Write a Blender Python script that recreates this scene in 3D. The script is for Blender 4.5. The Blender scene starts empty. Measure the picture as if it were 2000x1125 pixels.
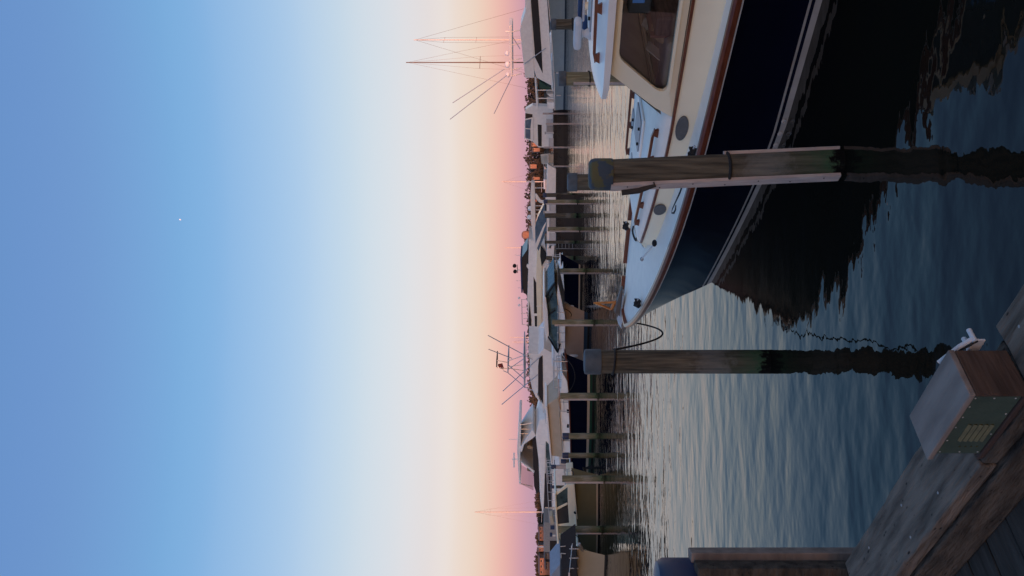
import bpy, math, random
from mathutils import Vector, Matrix
random.seed(7)
D = bpy.data
scene = bpy.context.scene
C = scene.collection

# ------------------------------------------------------------------ camera
EYE, FPX, V0, U0 = 2.95, 1500.0, 1055.0, 562.5
cam_d = D.cameras.new('camera'); cam = D.objects.new('camera', cam_d); C.objects.link(cam)
# the photograph was taken with the phone held upright and stored lying on its side: the camera is rolled 90 degrees
cam.matrix_world = Matrix(((0, 1, 0, 0), (0, 0, -1, 0), (-1, 0, 0, EYE), (0, 0, 0, 1)))
cam_d.sensor_width = 36; cam_d.lens = 27; cam_d.shift_x = -0.0275
cam_d.clip_start = 0.05; cam_d.clip_end = 6000
scene.camera = cam

# ------------------------------------------------------------------ sky, sun, exposure
def lin(c):
    return tuple(((x/255)/12.92 if x/255 <= .04045 else ((x/255+.055)/1.055)**2.4) for x in c)
SUN_EL, SUN_AZ = math.radians(1.25), math.radians(180)      # behind the camera
world = D.worlds.new('World'); scene.world = world; world.use_nodes = True
nt = world.node_tree; nt.nodes.clear()
wo = nt.nodes.new('ShaderNodeOutputWorld'); bg = nt.nodes.new('ShaderNodeBackground')
tc = nt.nodes.new('ShaderNodeTexCoord'); sx = nt.nodes.new('ShaderNodeSeparateXYZ')
rp = nt.nodes.new('ShaderNodeValToRGB')
sky = nt.nodes.new('ShaderNodeTexSky'); sky.sky_type = 'NISHITA'; sky.sun_disc = False
sky.sun_elevation = SUN_EL; sky.sun_rotation = SUN_AZ
bg2 = nt.nodes.new('ShaderNodeBackground'); bg2.inputs[1].default_value = 0.15; sky.dust_density = 2.0
add = nt.nodes.new('ShaderNodeAddShader')
nt.links.new(tc.outputs['Generated'], sx.inputs[0]); nt.links.new(sx.outputs[2], rp.inputs[0])
nt.links.new(rp.outputs[0], bg.inputs[0]); nt.links.new(sky.outputs[0], bg2.inputs[0])
nt.links.new(bg.outputs[0], add.inputs[0]); nt.links.new(bg2.outputs[0], add.inputs[1]); nt.links.new(add.outputs[0], wo.inputs[0])
# clear evening sky by sine of elevation (as photographed), less what the Sky Texture itself gives there
EXPO = 1.0
STOPS = [(0.0, (186, 150, 172)), (.007, (196, 155, 172)), (.023, (214, 165, 172)), (.037, (229, 177, 172)), (.05, (236, 190, 178)), (.076, (238, 212, 194)), (.103, (237, 221, 209)), (.116, (235, 225, 219)),
         (.135, (230, 224, 223)), (.174, (221, 224, 229)), (.23, (203, 219, 232)), (.29, (176, 205, 233)), (.374, (141, 184, 227)), (.425, (123, 172, 220)), (.495, (108, 157, 209)), (.575, (97, 147, 202)), (.75, (100, 140, 188)), (1.0, (112, 142, 180))]
NISH = [(0.0, (.0084, .0028, 0)), (.016, (.0377, .0138, 0)), (.035, (.0795, .0383, .0029)), (.068, (.1285, .0915, .0265)), (.1, (.1379, .1167, .0502)), (.136, (.1319, .1325, .0818)), (.2, (.1144, .13, .1037)),
        (.262, (.0981, .1193, .1092)), (.35, (.0777, .1004, .104)), (.43, (.0649, .0859, .0954)), (.575, (.0474, .0649, .0775)), (1.0, (.0184, .0257, .0335))]
def nish(x):
    for (a, ca), (b, cb) in zip(NISH, NISH[1:]):
        if x <= b: return [p+(q-p)*(x-a)/(b-a) for p, q in zip(ca, cb)]
    return NISH[-1][1]
rp.color_ramp.interpolation = 'CARDINAL'
el = rp.color_ramp.elements
while len(el) > 1: el.remove(el[-1])
for i, (p, c) in enumerate(STOPS):
    e = el[0] if i == 0 else el.new(p)
    e.position = p; e.color = (*[max(0, x/2**EXPO - 1.5*n) for x, n in zip(lin(c), nish(p))], 1)
bg.inputs[1].default_value = 1.0
sun_d = D.lights.new('sun', 'SUN'); sun = D.objects.new('sun', sun_d); C.objects.link(sun)
sun_d.energy = 2.6; sun_d.angle = math.radians(0.5); sun_d.color = (1.0, 0.40, 0.25)
sun.rotation_euler = (math.radians(90) - SUN_EL, 0, 0)        # shines towards +Y, slightly down
scene.view_settings.view_transform = 'Standard'; scene.view_settings.look = 'None'
scene.view_settings.exposure = EXPO; scene.view_settings.gamma = 1
scene.render.engine = 'CYCLES'

# ------------------------------------------------------------------ materials
MATS = {}
def mat(name, col, rough=.5, col2=None, scale=4, stretch=(1, 1, 1), bump=0, bscale=None, metal=0, spec=.5, coat=0, detail=6, edge=(.35, .65), emit=None):
    if name in MATS: return MATS[name]
    m = D.materials.new(name); m.use_nodes = True; t = m.node_tree; p = t.nodes['Principled BSDF']
    p.inputs['Base Color'].default_value = (*col, 1); p.inputs['Roughness'].default_value = rough
    p.inputs['Metallic'].default_value = metal; p.inputs['Specular IOR Level'].default_value = spec
    p.inputs['Coat Weight'].default_value = coat
    if emit: p.inputs['Emission Color'].default_value = (*emit[0], 1); p.inputs['Emission Strength'].default_value = emit[1]
    co = t.nodes.new('ShaderNodeTexCoord'); mp = t.nodes.new('ShaderNodeMapping'); mp.inputs['Scale'].default_value = stretch
    t.links.new(co.outputs['Object'], mp.inputs[0])
    no = t.nodes.new('ShaderNodeTexNoise'); no.inputs['Scale'].default_value = scale; no.inputs['Detail'].default_value = detail
    t.links.new(mp.outputs[0], no.inputs['Vector'])
    if col2 is None: col2 = tuple(c*.86 for c in col)
    r = t.nodes.new('ShaderNodeValToRGB'); r.color_ramp.elements[0].position = edge[0]; r.color_ramp.elements[1].position = edge[1]
    r.color_ramp.elements[0].color = (*col2, 1); r.color_ramp.elements[1].color = (*col, 1)
    t.links.new(no.outputs['Fac'], r.inputs[0]); t.links.new(r.outputs[0], p.inputs['Base Color'])
    if bump:
        n2 = t.nodes.new('ShaderNodeTexNoise'); n2.inputs['Scale'].default_value = bscale or scale*3; n2.inputs['Detail'].default_value = 8
        t.links.new(mp.outputs[0], n2.inputs['Vector'])
        b = t.nodes.new('ShaderNodeBump'); b.inputs['Strength'].default_value = bump; b.inputs['Distance'].default_value = .02
        t.links.new(n2.outputs['Fac'], b.inputs['Height']); t.links.new(b.outputs[0], p.inputs['Normal'])
    MATS[name] = m
    return m
def glass(name, tint, mixv):
    if name in MATS: return MATS[name]
    m = D.materials.new(name); m.use_nodes = True; t = m.node_tree; t.nodes.clear()
    o = t.nodes.new('ShaderNodeOutputMaterial'); mx = t.nodes.new('ShaderNodeMixShader'); tr = t.nodes.new('ShaderNodeBsdfTransparent')
    g = t.nodes.new('ShaderNodeBsdfGlossy'); g.inputs['Roughness'].default_value = .02; f = t.nodes.new('ShaderNodeFresnel'); f.inputs[0].default_value = mixv
    tr.inputs[0].default_value = (*tint, 1)
    t.links.new(f.outputs[0], mx.inputs[0]); t.links.new(tr.outputs[0], mx.inputs[1]); t.links.new(g.outputs[0], mx.inputs[2]); t.links.new(mx.outputs[0], o.inputs[0])
    MATS[name] = m
    return m
def pit(m, scale=16, stretch=(1, 2.2, 2.2), dark=(.012, .01, .009)):
    # knot holes and rot pits with a shape of their own
    t = m.node_tree; p = t.nodes['Principled BSDF']; src = p.inputs['Base Color'].links[0].from_socket
    co = t.nodes.new('ShaderNodeTexCoord'); mp = t.nodes.new('ShaderNodeMapping'); mp.inputs['Scale'].default_value = stretch; t.links.new(co.outputs['Object'], mp.inputs[0])
    vo = t.nodes.new('ShaderNodeTexVoronoi'); vo.inputs['Scale'].default_value = scale; no = t.nodes.new('ShaderNodeTexNoise'); no.inputs['Scale'].default_value = scale*.35; no.inputs['Detail'].default_value = 3
    t.links.new(mp.outputs[0], vo.inputs['Vector']); t.links.new(mp.outputs[0], no.inputs['Vector'])
    ma = t.nodes.new('ShaderNodeMath'); ma.operation = 'MULTIPLY_ADD'; ma.inputs[1].default_value = .9; t.links.new(no.outputs['Fac'], ma.inputs[0]); t.links.new(vo.outputs['Distance'], ma.inputs[2])
    r = t.nodes.new('ShaderNodeValToRGB'); r.color_ramp.elements[0].position = .46; r.color_ramp.elements[1].position = .56; t.links.new(ma.outputs[0], r.inputs[0])
    mx = t.nodes.new('ShaderNodeMixRGB'); mx.inputs[1].default_value = (*dark, 1); t.links.new(r.outputs[0], mx.inputs[0]); t.links.new(src, mx.inputs[2]); t.links.new(mx.outputs[0], p.inputs['Base Color'])
def pile_mat(name, base, dark, algae_top, wet=(.003, .003, .003)):
    # weathered timber with the green and black tide stain of a real piling (height above water = object z)
    m = mat(name, base, .9, dark, 3, (9, 9, .7), .9, 10, edge=(.3, .7), spec=.15)
    t = m.node_tree; p = t.nodes['Principled BSDF']
    src = p.inputs['Base Color'].links[0].from_socket
    co = t.nodes.new('ShaderNodeTexCoord'); s = t.nodes.new('ShaderNodeSeparateXYZ'); t.links.new(co.outputs['Object'], s.inputs[0])
    n = t.nodes.new('ShaderNodeTexNoise'); n.inputs['Scale'].default_value = 11; n.inputs['Detail'].default_value = 9; n.inputs['Roughness'].default_value = .65
    t.links.new(co.outputs['Object'], n.inputs['Vector'])
    ma = t.nodes.new('ShaderNodeMath'); ma.operation = 'MULTIPLY_ADD'; ma.inputs[1].default_value = -.6
    t.links.new(n.outputs['Fac'], ma.inputs[0]); t.links.new(s.outputs[2], ma.inputs[2])
    r = t.nodes.new('ShaderNodeValToRGB'); r.color_ramp.elements[0].position = 0; r.color_ramp.elements[1].position = algae_top
    r.color_ramp.elements[0].color = (*wet, 1); r.color_ramp.elements[1].color = (1, 1, 1, 0)
    e = r.color_ramp.elements.new(.02); e.color = (wet[0]*1.5+.006, wet[1]*1.5+.006, wet[2]*1.5+.004, 1)
    e = r.color_ramp.elements.new(.08); e.color = (.04, .105, .05, .8)
    e = r.color_ramp.elements.new(.22); e.color = (.05, .095, .048, .55)
    e = r.color_ramp.elements.new(.42); e.color = (.07, .085, .045, .3)
    mx = t.nodes.new('ShaderNodeMixRGB')
    ad = t.nodes.new('ShaderNodeMath'); ad.inputs[1].default_value = .24; t.links.new(ma.outputs[0], ad.inputs[0]); t.links.new(ad.outputs[0], r.inputs[0]); t.links.new(r.outputs[1], mx.inputs[0]); t.links.new(src, mx.inputs[1]); t.links.new(r.outputs[0], mx.inputs[2])
    t.links.new(mx.outputs[0], p.inputs['Base Color'])
    return m
WHITE = mat('white gelcoat', (.9, .87, .82), .3, (.82, .79, .75), 3)
DECKW = mat('white deck paint', (.93, .87, .77), .5, (.87, .81, .72), 6, bump=.08, bscale=160)
CREAM = mat('cream gelcoat', (.87, .79, .59), .35, (.82, .74, .55), 2)
NAVY = mat('navy hull enamel', (.0045, .007, .024), .15, (.004, .006, .02), 2, spec=.25)
BOOT = mat('pale boot stripe', (.42, .44, .45), .4, (.35, .36, .36), 6)
ANTIF_SHADE = mat('dark bottom paint and dock shade', (.01, .012, .015), .6)  # boat bottoms, and the painted shade under docks and rail cap
MAHOG = mat('varnished mahogany', (.17, .055, .028), .28, (.1, .03, .017), 7, (1, 6, 6), .1, 14, coat=.12, spec=.35)
TEAKO = mat('bright varnished oak', (.5, .2, .04), .35, (.38, .13, .03), 6)
BLACKR = mat('black rope', (.008, .008, .009), .85, (.02, .02, .022), 60, bump=.6, bscale=90)
STEEL = mat('stainless steel', (.55, .55, .55), .4, metal=.35)
GALV = mat('galvanised steel', (.36, .36, .36), .5, (.28, .28, .28), 12, metal=.15)
DKGL = mat('smoked acrylic', (.02, .022, .026), .15, spec=.35)
HATCH = mat('grey hatch lens', (.3, .32, .35), .45, spec=.3)
PORTL = mat('porthole cover', (.10, .105, .11), .5, (.08, .085, .09), 30)
BLUEC = mat('blue canvas', (.02, .05, .13), .85, (.016, .04, .105), 20)
TANC = mat('tan canvas', (.50, .42, .32), .9, (.45, .375, .28), 2, bump=.3, bscale=3)
TAUPE = mat('taupe hull paint', (.42, .35, .31), .3, (.39, .325, .285), 2)
OLIVE = mat('olive hull paint', (.17, .165, .10), .3, (.15, .145, .09), 2)
GREYT = mat('grey tan hull paint', (.46, .43, .35), .3, (.42, .4, .32), 2)
SKYBL = mat('light blue hull paint', (.25, .36, .44), .3, (.23, .33, .41), 2)
GREENB = mat('green boot stripe', (.01, .06, .04), .4)
BLUEB = mat('blue boot stripe', (.02, .05, .1), .4)
BLACKP = mat('black plastic', (.012, .012, .013), .6, spec=.25)
WHITEP = mat('white plastic', (.55, .57, .6), .45, (.5, .51, .52), 8)
DARKW = mat('dark interior wood', (.10, .06, .048), .5, (.035, .014, .01), 5, (1, 1, 6))
INTER = mat('grey interior lining', (.32, .29, .26), .8, (.2, .18, .16), 3)
LEATH = mat('tan leather', (.42, .28, .15), .6, (.2, .13, .07), 10)
TEAL = mat('teal tinted glass', (.085, .13, .13), .12, (.03, .05, .055), 2.5, spec=.35)
BLUEG = mat('blue tinted glass', (.12, .2, .28), .08, (.07, .12, .18), 2, spec=.6)
ALUM = mat('silver aluminium', (.55, .55, .56), .35, metal=.8)
SPAR = mat('pale painted spar', (.62, .58, .52), .45)
SHADEBR = mat('brown shaded spar and stay', (.16, .10, .07), .5)  # brown puts the shade of an unlit mast into its colour; stays too
PILE = pile_mat('weathered piling timber', (.17, .145, .105), (.05, .045, .036), .95)
PILEG = pile_mat('mossy piling timber', (.31, .28, .18), (.14, .13, .08), 1.2, (.035, .045, .025))
CAP = mat('slate blue piling cap', (.085, .105, .125), .7, (.05, .065, .08), 6, bump=.2)
CAPMOSS = mat('lichen stained piling cap', (.09, .085, .035), .75, (.035, .055, .08), 9, edge=(.47, .53), bump=.4)
CAPNAVY = mat('navy blue piling cap', (.012, .03, .09), .45, (.01, .024, .07), 6)
BATTEN = mat('bleached fender batten', (.6, .5, .45), .8, (.44, .36, .33), 5, (6, 6, .8), .4)
DOCKW = mat('grey weathered dock timber', (.19, .15, .12), .85, (.065, .052, .043), 2.5, (1.2, 8, 8), 1.0, 9, edge=(.32, .62), spec=.25)
DOCKB = mat('brown weathered dock timber', (.105, .086, .07), .9, (.034, .029, .025), 3, (1.6, 5, 5), 1.0, 9, edge=(.32, .68), spec=.15)
pit(DOCKW, 13); pit(DOCKB, 15)
PLANKM = mat('grey deck plank', (.065, .06, .055), .9, (.035, .033, .03), 3, (7, .8, 7), .7, 9, spec=.15)
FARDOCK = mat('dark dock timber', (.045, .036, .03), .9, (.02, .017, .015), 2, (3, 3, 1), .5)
BOXTOP = mat('grey cedar board', (.25, .205, .18), .8, (.16, .13, .115), 2, (1.5, 6, 6), .3, 8, spec=.2)
BOXBR = mat('brown cedar board', (.095, .06, .045), .85, (.05, .032, .025), 2.5, (1, 1, 7), .4, 8, spec=.2)
PANEL = mat('dull green metal plate', (.065, .095, .075), .5, (.045, .07, .055), 10, metal=.1, bump=.15)
BRASSY = mat('dull brass louver', (.15, .14, .07), .5, (.09, .09, .05), 20, metal=.4)
WOODS = mat('far woods foliage', (.05, .042, .028), .9, (.03, .03, .02), .3)
TREEF = mat('shore tree foliage', (.06, .05, .03), .9, (.035, .035, .02), .4)
BARK = mat('bark', (.08, .06, .05), .9)
LAND = mat('far shore ground', (.08, .065, .05), .95, (.05, .045, .035), .05)
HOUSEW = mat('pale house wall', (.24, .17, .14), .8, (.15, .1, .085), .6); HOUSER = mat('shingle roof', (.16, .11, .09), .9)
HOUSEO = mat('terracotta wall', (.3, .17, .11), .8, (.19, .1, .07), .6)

# ------------------------------------------------------------------ mesh helpers
class MB:
    def __init__(s): s.v = []; s.f = []
    def add(s, vs, fs):
        o = len(s.v); s.v += [tuple(p) for p in vs]; s.f += [tuple(i+o for i in f) for f in fs]; return s
    def box(s, x0, x1, y0, y1, z0, z1):
        return s.add([(x0,y0,z0),(x1,y0,z0),(x1,y1,z0),(x0,y1,z0),(x0,y0,z1),(x1,y0,z1),(x1,y1,z1),(x0,y1,z1)],
                     [(0,3,2,1),(4,5,6,7),(0,1,5,4),(1,2,6,5),(2,3,7,6),(3,0,4,7)])
    def prism(s, pts, y0, y1, inset=None):
        # pts in (x, z); extruded from y0 to y1; inset(x, z) moves a side inwards
        n = len(pts); sg = 1 if y1 > y0 else -1
        a = [(x, y0+sg*(inset(x, z) if inset else 0), z) for x, z in pts]; b = [(x, y1-sg*(inset(x, z) if inset else 0), z) for x, z in pts]
        return s.add(a+b, [tuple(range(n))[::-1], tuple(range(n, 2*n))] + [(i, (i+1) % n, n+(i+1) % n, n+i) for i in range(n)])
    def loft(s, rows, closed=False, caps=False):
        n = len(rows[0]); vs = [p for r in rows for p in r]; fs = []
        for i in range(len(rows)-1):
            for j in range(n if closed else n-1):
                k = (j+1) % n; fs.append((i*n+j, i*n+k, (i+1)*n+k, (i+1)*n+j))
        if caps: fs += [tuple(range(n))[::-1], tuple(range((len(rows)-1)*n, len(rows)*n))]
        return s.add(vs, fs)
    def tube(s, pts, r, n=8, r2=None):
        pts = [Vector(p) for p in pts]; rows = []
        for i, p in enumerate(pts):
            d = (pts[min(i+1, len(pts)-1)] - pts[max(i-1, 0)]).normalized()
            up = Vector((0, 0, 1)) if abs(d.z) < .9 else Vector((1, 0, 0))
            a = d.cross(up).normalized(); b = d.cross(a)
            rr = r if r2 is None else r + (r2-r)*i/(len(pts)-1)
            rows.append([p + a*rr*math.cos(2*math.pi*k/n) + b*rr*math.sin(2*math.pi*k/n) for k in range(n)])
        return s.loft(rows, True, True)
    def lathe(s, prof, c=(0, 0, 0), n=20):
        rows = [[(c[0]+r*math.cos(2*math.pi*k/n), c[1]+r*math.sin(2*math.pi*k/n), c[2]+z) for k in range(n)] for r, z in prof]
        return s.loft(rows, True, True)
    def ball(s, c, r, sz=1, n=10):
        return s.lathe([(r*math.sin(math.pi*i/6)+1e-4, -r*sz*math.cos(math.pi*i/6)) for i in range(7)], c, n)
    def obj(s, name, m, parent=None, smooth=False, bevel=0):
        me = D.meshes.new(name); me.from_pydata(s.v, [], s.f); me.validate()
        bm_fix(me)
        me.materials.append(m)
        if smooth:
            for p in me.polygons: p.use_smooth = True
        o = D.objects.new(name, me); C.objects.link(o)
        if parent: o.parent = parent
        if bevel:
            b = o.modifiers.new('bevel', 'BEVEL'); b.width = bevel; b.segments = 2; b.limit_method = 'ANGLE'; b.angle_limit = math.radians(35)
        if smooth:
            try: me.set_sharp_from_angle(angle=math.radians(38))
            except Exception: pass
        return o
import bmesh
def bm_fix(me):
    b = bmesh.new(); b.from_mesh(me); bmesh.ops.recalc_face_normals(b, faces=b.faces); b.to_mesh(me); b.free()
def tag(o, label, cat, group=None):
    o['label'] = label; o['category'] = cat
    if group: o['group'] = group
    return o
def thing(name, label, cat, loc=(0, 0, 0), rz=0, group=None):
    o = D.objects.new(name, None); C.objects.link(o); o.location = loc; o.rotation_euler = (0, 0, rz); o.empty_display_size = .2
    return tag(o, label, cat, group)
def kind(o, k): o['kind'] = k; return o

def ground(u, v, z=0.0):
    Y = (EYE-z)*FPX/(v-V0); return Vector(((u-U0)/FPX*Y, Y, z))
def at(u, v, Y): return Vector(((u-U0)/FPX*Y, Y, EYE-(v-V0)/FPX*Y))

class Frame:
    """a vessel's own axes: x forward, y to port, origin on the water"""
    def __init__(s, o, f):
        s.o = Vector((o[0], o[1])); s.f = Vector((f[0], f[1])).normalized(); s.l = Vector((-s.f.y, s.f.x))
        s.rz = math.atan2(s.f.y, s.f.x)
    def side(s, u, v, ly):
        a = (u-U0)/FPX; Y = (ly + s.o.dot(s.l))/(a*s.l.x + s.l.y); P = Vector((a*Y, Y)) - s.o
        return P.dot(s.f), EYE-(v-V0)/FPX*Y
    def level(s, u, v, z):
        g = ground(u, v, z); P = Vector((g.x, g.y)) - s.o; return P.dot(s.f), P.dot(s.l)
    def prof(s, px, ly): return [s.side(u, v, ly) for u, v in px]

# ------------------------------------------------------------------ the setting
def water_mat():
    m = D.materials.new('harbour water'); m.use_nodes = True; t = m.node_tree; p = t.nodes['Principled BSDF']
    p.inputs['Base Color'].default_value = (.009, .008, .0055, 1); p.inputs['Roughness'].default_value = .015; p.inputs['IOR'].default_value = 1.28
    co = t.nodes.new('ShaderNodeTexCoord'); acc = None
    for sc, st, rot, amp, det in ((.30, (.55, 1, 1), 12, .045, 2), (1.25, (.6, 1, 1), -9, .026, 2), (2.7, (.62, 1, 1), 14, .0125, 2), (7.5, (.75, 1, 1), -20, .0022, 2)):
        mp = t.nodes.new('ShaderNodeMapping'); mp.inputs['Scale'].default_value = st; mp.inputs['Rotation'].default_value = (0, 0, math.radians(rot))
        t.links.new(co.outputs['Object'], mp.inputs[0])
        n = t.nodes.new('ShaderNodeTexNoise'); n.inputs['Scale'].default_value = sc; n.inputs['Detail'].default_value = det; n.inputs['Roughness'].default_value = .4
        t.links.new(mp.outputs[0], n.inputs['Vector'])
        k = t.nodes.new('ShaderNodeMath'); k.operation = 'MULTIPLY'; k.inputs[1].default_value = amp; t.links.new(n.outputs['Fac'], k.inputs[0])
        if acc is None: acc = k
        else:
            s = t.nodes.new('ShaderNodeMath'); t.links.new(acc.outputs[0], s.inputs[0]); t.links.new(k.outputs[0], s.inputs[1]); acc = s
    b = t.nodes.new('ShaderNodeBump'); b.inputs['Strength'].default_value = 1; b.inputs['Distance'].default_value = 1
    t.links.new(acc.outputs[0], b.inputs['Height']); t.links.new(b.outputs[0], p.inputs['Normal'])
    return m
kind(MB().add([(-3000, -245, 0), (3000, -245, 0), (3000, 4000, 0), (-3000, 4000, 0)], [(0, 1, 2, 3)]).obj('water', water_mat()), 'structure')

def ridge(name, y0, depth, x0, x1, n, hfun, m):
    rows = []
    for j in range(5):
        k = j/4; prof = math.sin(math.pi*min(1, .02+.98*k))
        rows.append([(x0+(x1-x0)*i/n, y0+depth*k, -.5+(hfun(x0+(x1-x0)*i/n)+.5)*prof) for i in range(n+1)])
    return kind(MB().loft(rows).obj(name, m, smooth=True), 'structure')
# the wooded shore behind the photographer, which keeps the setting sun off the harbour
hw = lambda x: 14.2 + .5*math.sin(x*.13) + .35*math.sin(x*.41+1) + .25*math.sin(x*1.3+2)
ridge('shore_hill', -280, 60, -800, 800, 400, hw, WOODS)
ridge('far_shore', 300, 160, -700, 700, 120, lambda x: 3.2 + 1.0*math.sin(x*.02+1) + .6*math.sin(x*.057), LAND)

def leaf_cloud(mb, c, rx, rz, n, size, rnd):
    for _ in range(n):
        a = rnd.uniform(0, 2*math.pi); q = rnd.uniform(-1, 1); r = rnd.random()**.4; s = math.sqrt(1-q*q)
        p = Vector((c[0]+rx*r*s*math.cos(a), c[1]+rx*r*s*math.sin(a), c[2]+rz*r*q))
        e1 = Vector((rnd.gauss(0, 1), rnd.gauss(0, 1), rnd.gauss(0, 1))).normalized(); e2 = e1.orthogonal().normalized()*size*rnd.uniform(.5, 1.2); e1 = e1*size*rnd.uniform(.5, 1.2)
        mb.add([p-e1-e2*.4, p+e1*.2-e2, p+e1+e2*.3, p-e1*.2+e2], [(0, 1, 2, 3)])
rnd = random.Random(3)
mbw = MB()
# the wood on the far shore, one dark mass; its top falls slowly to the left
x = -135.0
while x < 240:
    Y = 312 + rnd.uniform(-6, 10)
    u = U0 + FPX*x/Y
    vt = 1046 if u < 190 else (1040 if u < 330 else 1031 - 4*max(0, min(1, (u-330)/200)))
    top = EYE-(vt-V0)/FPX*Y + rnd.uniform(-1.5, .5)
    leaf_cloud(mbw, (x, Y, top*.55), rnd.uniform(2.2, 4.5), top*.5, 190, .55, rnd)
    if rnd.random() < .35: leaf_cloud(mbw, (x+1, Y-8, top*.4), 2.2, top*.35, 90, .5, rnd)
    x += rnd.uniform(1.1, 2.4)
kind(tag(mbw.obj('shore_woods', WOODS), 'low dark woods along the far shore', 'woods'), 'stuff')

pm = at(696, 352, 3000)
mo = tag(MB().ball((0, 0, 0), 4.2, 1, 16).obj('moon', mat('moonlit disc', (.6, .62, .66), .9, emit=((.62, .7, .82), .3)), None, True), 'tiny pale moon high in the blue sky', 'moon'); mo.location = pm; mo.scale = (.62, 1, 1); mo.rotation_euler = (0, .5, 0)

# ------------------------------------------------------------------ pilings
def piling(u, v_base, v_top, dia, label, cap=None, cap_h=.16, batten=None, rope=None, mat_=PILE, lean=(0, 0), group=None, smallcap=False):
    g = ground(u, v_base); ztop = EYE-(v_top-V0)/FPX*g.y
    t = thing('piling', label, 'piling', (g.x, g.y, 0), random.uniform(0, 6.28) if batten is None else 0, group)
    r = dia/2; rn = random.Random(int(u*7)); n = 20
    prof = []
    rows = []
    zs = [-1.6, -.6, 0, .4, .8, 1.2, 1.6, ztop-.35 if ztop > 2 else ztop-.2, ztop]
    ph = [rn.uniform(0, 6.28) for _ in range(3)]
    for z in zs:
        taper = 1+.05*(ztop-z)/4
        rows.append([(lean[0]*z + r*taper*(1+.03*math.sin(3*a+ph[0])+.02*math.sin(7*a+ph[1]))*math.cos(a), lean[1]*z + r*taper*(1+.03*math.sin(2*a+ph[2]))*math.sin(a), z) for a in [2*math.pi*k/n for k in range(n)]])
    MB().loft(rows, True, True).obj('post', mat_, t, True)
    if cap:
        cz = ztop-cap_h
        MB().lathe([(r*1.10, cz), (r*1.12, cz+cap_h*.1), (r*1.11, ztop-.015), (r*1.06, ztop+.008), (r*.8, ztop+.018), (.001, ztop+.024)] if cap is not CAPMOSS else [(r*1.10, cz), (r*1.12, cz+.02), (r*1.12, ztop-.03), (r*1.05, ztop+.01), (r*.85, ztop+.03), (.001, ztop+.036)], (lean[0]*ztop, lean[1]*ztop, 0), 22).obj('cap', cap, t, True)
    if batten:
        for (ang, wd, th, z0, z1) in batten:
            ca, sa = math.cos(ang), math.sin(ang)
            def P(a, b, z): return ((r*.97+a)*ca - b*sa + lean[0]*z, (r*.97+a)*sa + b*ca + lean[1]*z, z)
            m = MB().add([P(0,-wd/2,z0),P(th,-wd/2,z0),P(th,wd/2,z0),P(0,wd/2,z0),P(0,-wd/2,z1),P(th,-wd/2,z1),P(th,wd/2,z1),P(0,wd/2,z1)],
                         [(0,3,2,1),(4,5,6,7),(0,1,5,4),(1,2,6,5),(2,3,7,6),(3,0,4,7)])
            bo = m.obj('batten', BATTEN, t)
            if dia > .25 and g.y < 12:
                for k in range(7):
                    z = z0+(z1-z0)*(k+.5)/7
                    MB().tube([P(th-.005, wd*.2*(-1)**k, z), P(th+.004, wd*.2*(-1)**k, z)], .007, 6).obj('nail', BLACKP, bo)
    if rope:
        for zr, tilt in rope:
            pts = [(lean[0]*zr + (r*1.09)*math.cos(2*math.pi*k/28), lean[1]*zr + (r*1.09)*math.sin(2*math.pi*k/28), zr + tilt*math.sin(2*math.pi*k/28+.6)) for k in range(29)]
            MB().tube(pts, .016 if dia > .25 and g.y < 20 else .03, 6).obj('rope_loop', BLACKR, t, True)
    return t
W_ = math.pi
p1 = piling(806, 1640, 1156, .285, 'stout piling with mossy cap and bleached battens beside the navy boat', CAPMOSS, .2,
            batten=[(math.radians(205), .095, .035, .03, 2.26), (math.radians(-12), .06, .03, .02, 1.15)], rope=[(1.12, .01)], lean=(-.045, .0))
t_ = ground(806, 1640)
MB().tube([(-.29, -.02, 2.15), (-.275, -.05, 1.99), (-.215, -.09, 1.83)], .03, 10).obj('broken_bracket', FARDOCK, p1, True)
p2 = piling(418.5, 1500, 1143, .295, 'brown piling with slate cap tied to the navy boat by a line', CAP, .2, rope=[(2.0, .015)])
piling(769, 1370, 1110, .3, 'blue capped piling on the far side of the navy boat foredeck', CAP, .16)
piling(971.5, 1310, 1092, .3, 'mossy slate capped piling behind the cream pilothouse windshield', CAP, .16, rope=[(1.85, .02)], mat_=PILEG, batten=[(math.radians(215), .06, .03, .2, 2.2)])
piling(1077.5, 1247, 1076, .3, 'brown piling behind the navy boat radar antenna', CAP, .16, rope=[(1.97, .02)])
# slender pilings along the far slips, each with a pale batten on the left side
lst = [(190, 1180, 1098, .3, 'green piling at the bow of the olive cabin boat', PILEG, None),
       (91, 1176, 1091, .33, 'green piling beside the striped stern canvas of the olive boat', PILEG, None),
       (351.5, 1168, 1094, .32, 'green piling amidships of the navy boat with tan canvas', PILEG, None),
       (495.5, 1160, 1078, .3, 'green piling in front of the taupe express cruiser', PILEG, None),
       (596, 1144, 1078, .3, 'green piling by the bow of the small navy boat', PILEG, None),
       (677.5, 1132, 1070, .33, 'green piling at the dark dock under the white express yacht', PILEG, None),
       (731, 1128, 1062, .33, 'green piling with bright blue cap by the curved white arch', PILEG, CAPNAVY)]
for u, vb, vt, dd, lb, m_, cp in lst:
    piling(u, vb, vt, dd, lb, cp, .3, batten=[(math.radians(207), .10, .07, .05, EYE-(vt-V0)/FPX*ground(u, vb).y-.15)], mat_=m_)
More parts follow.
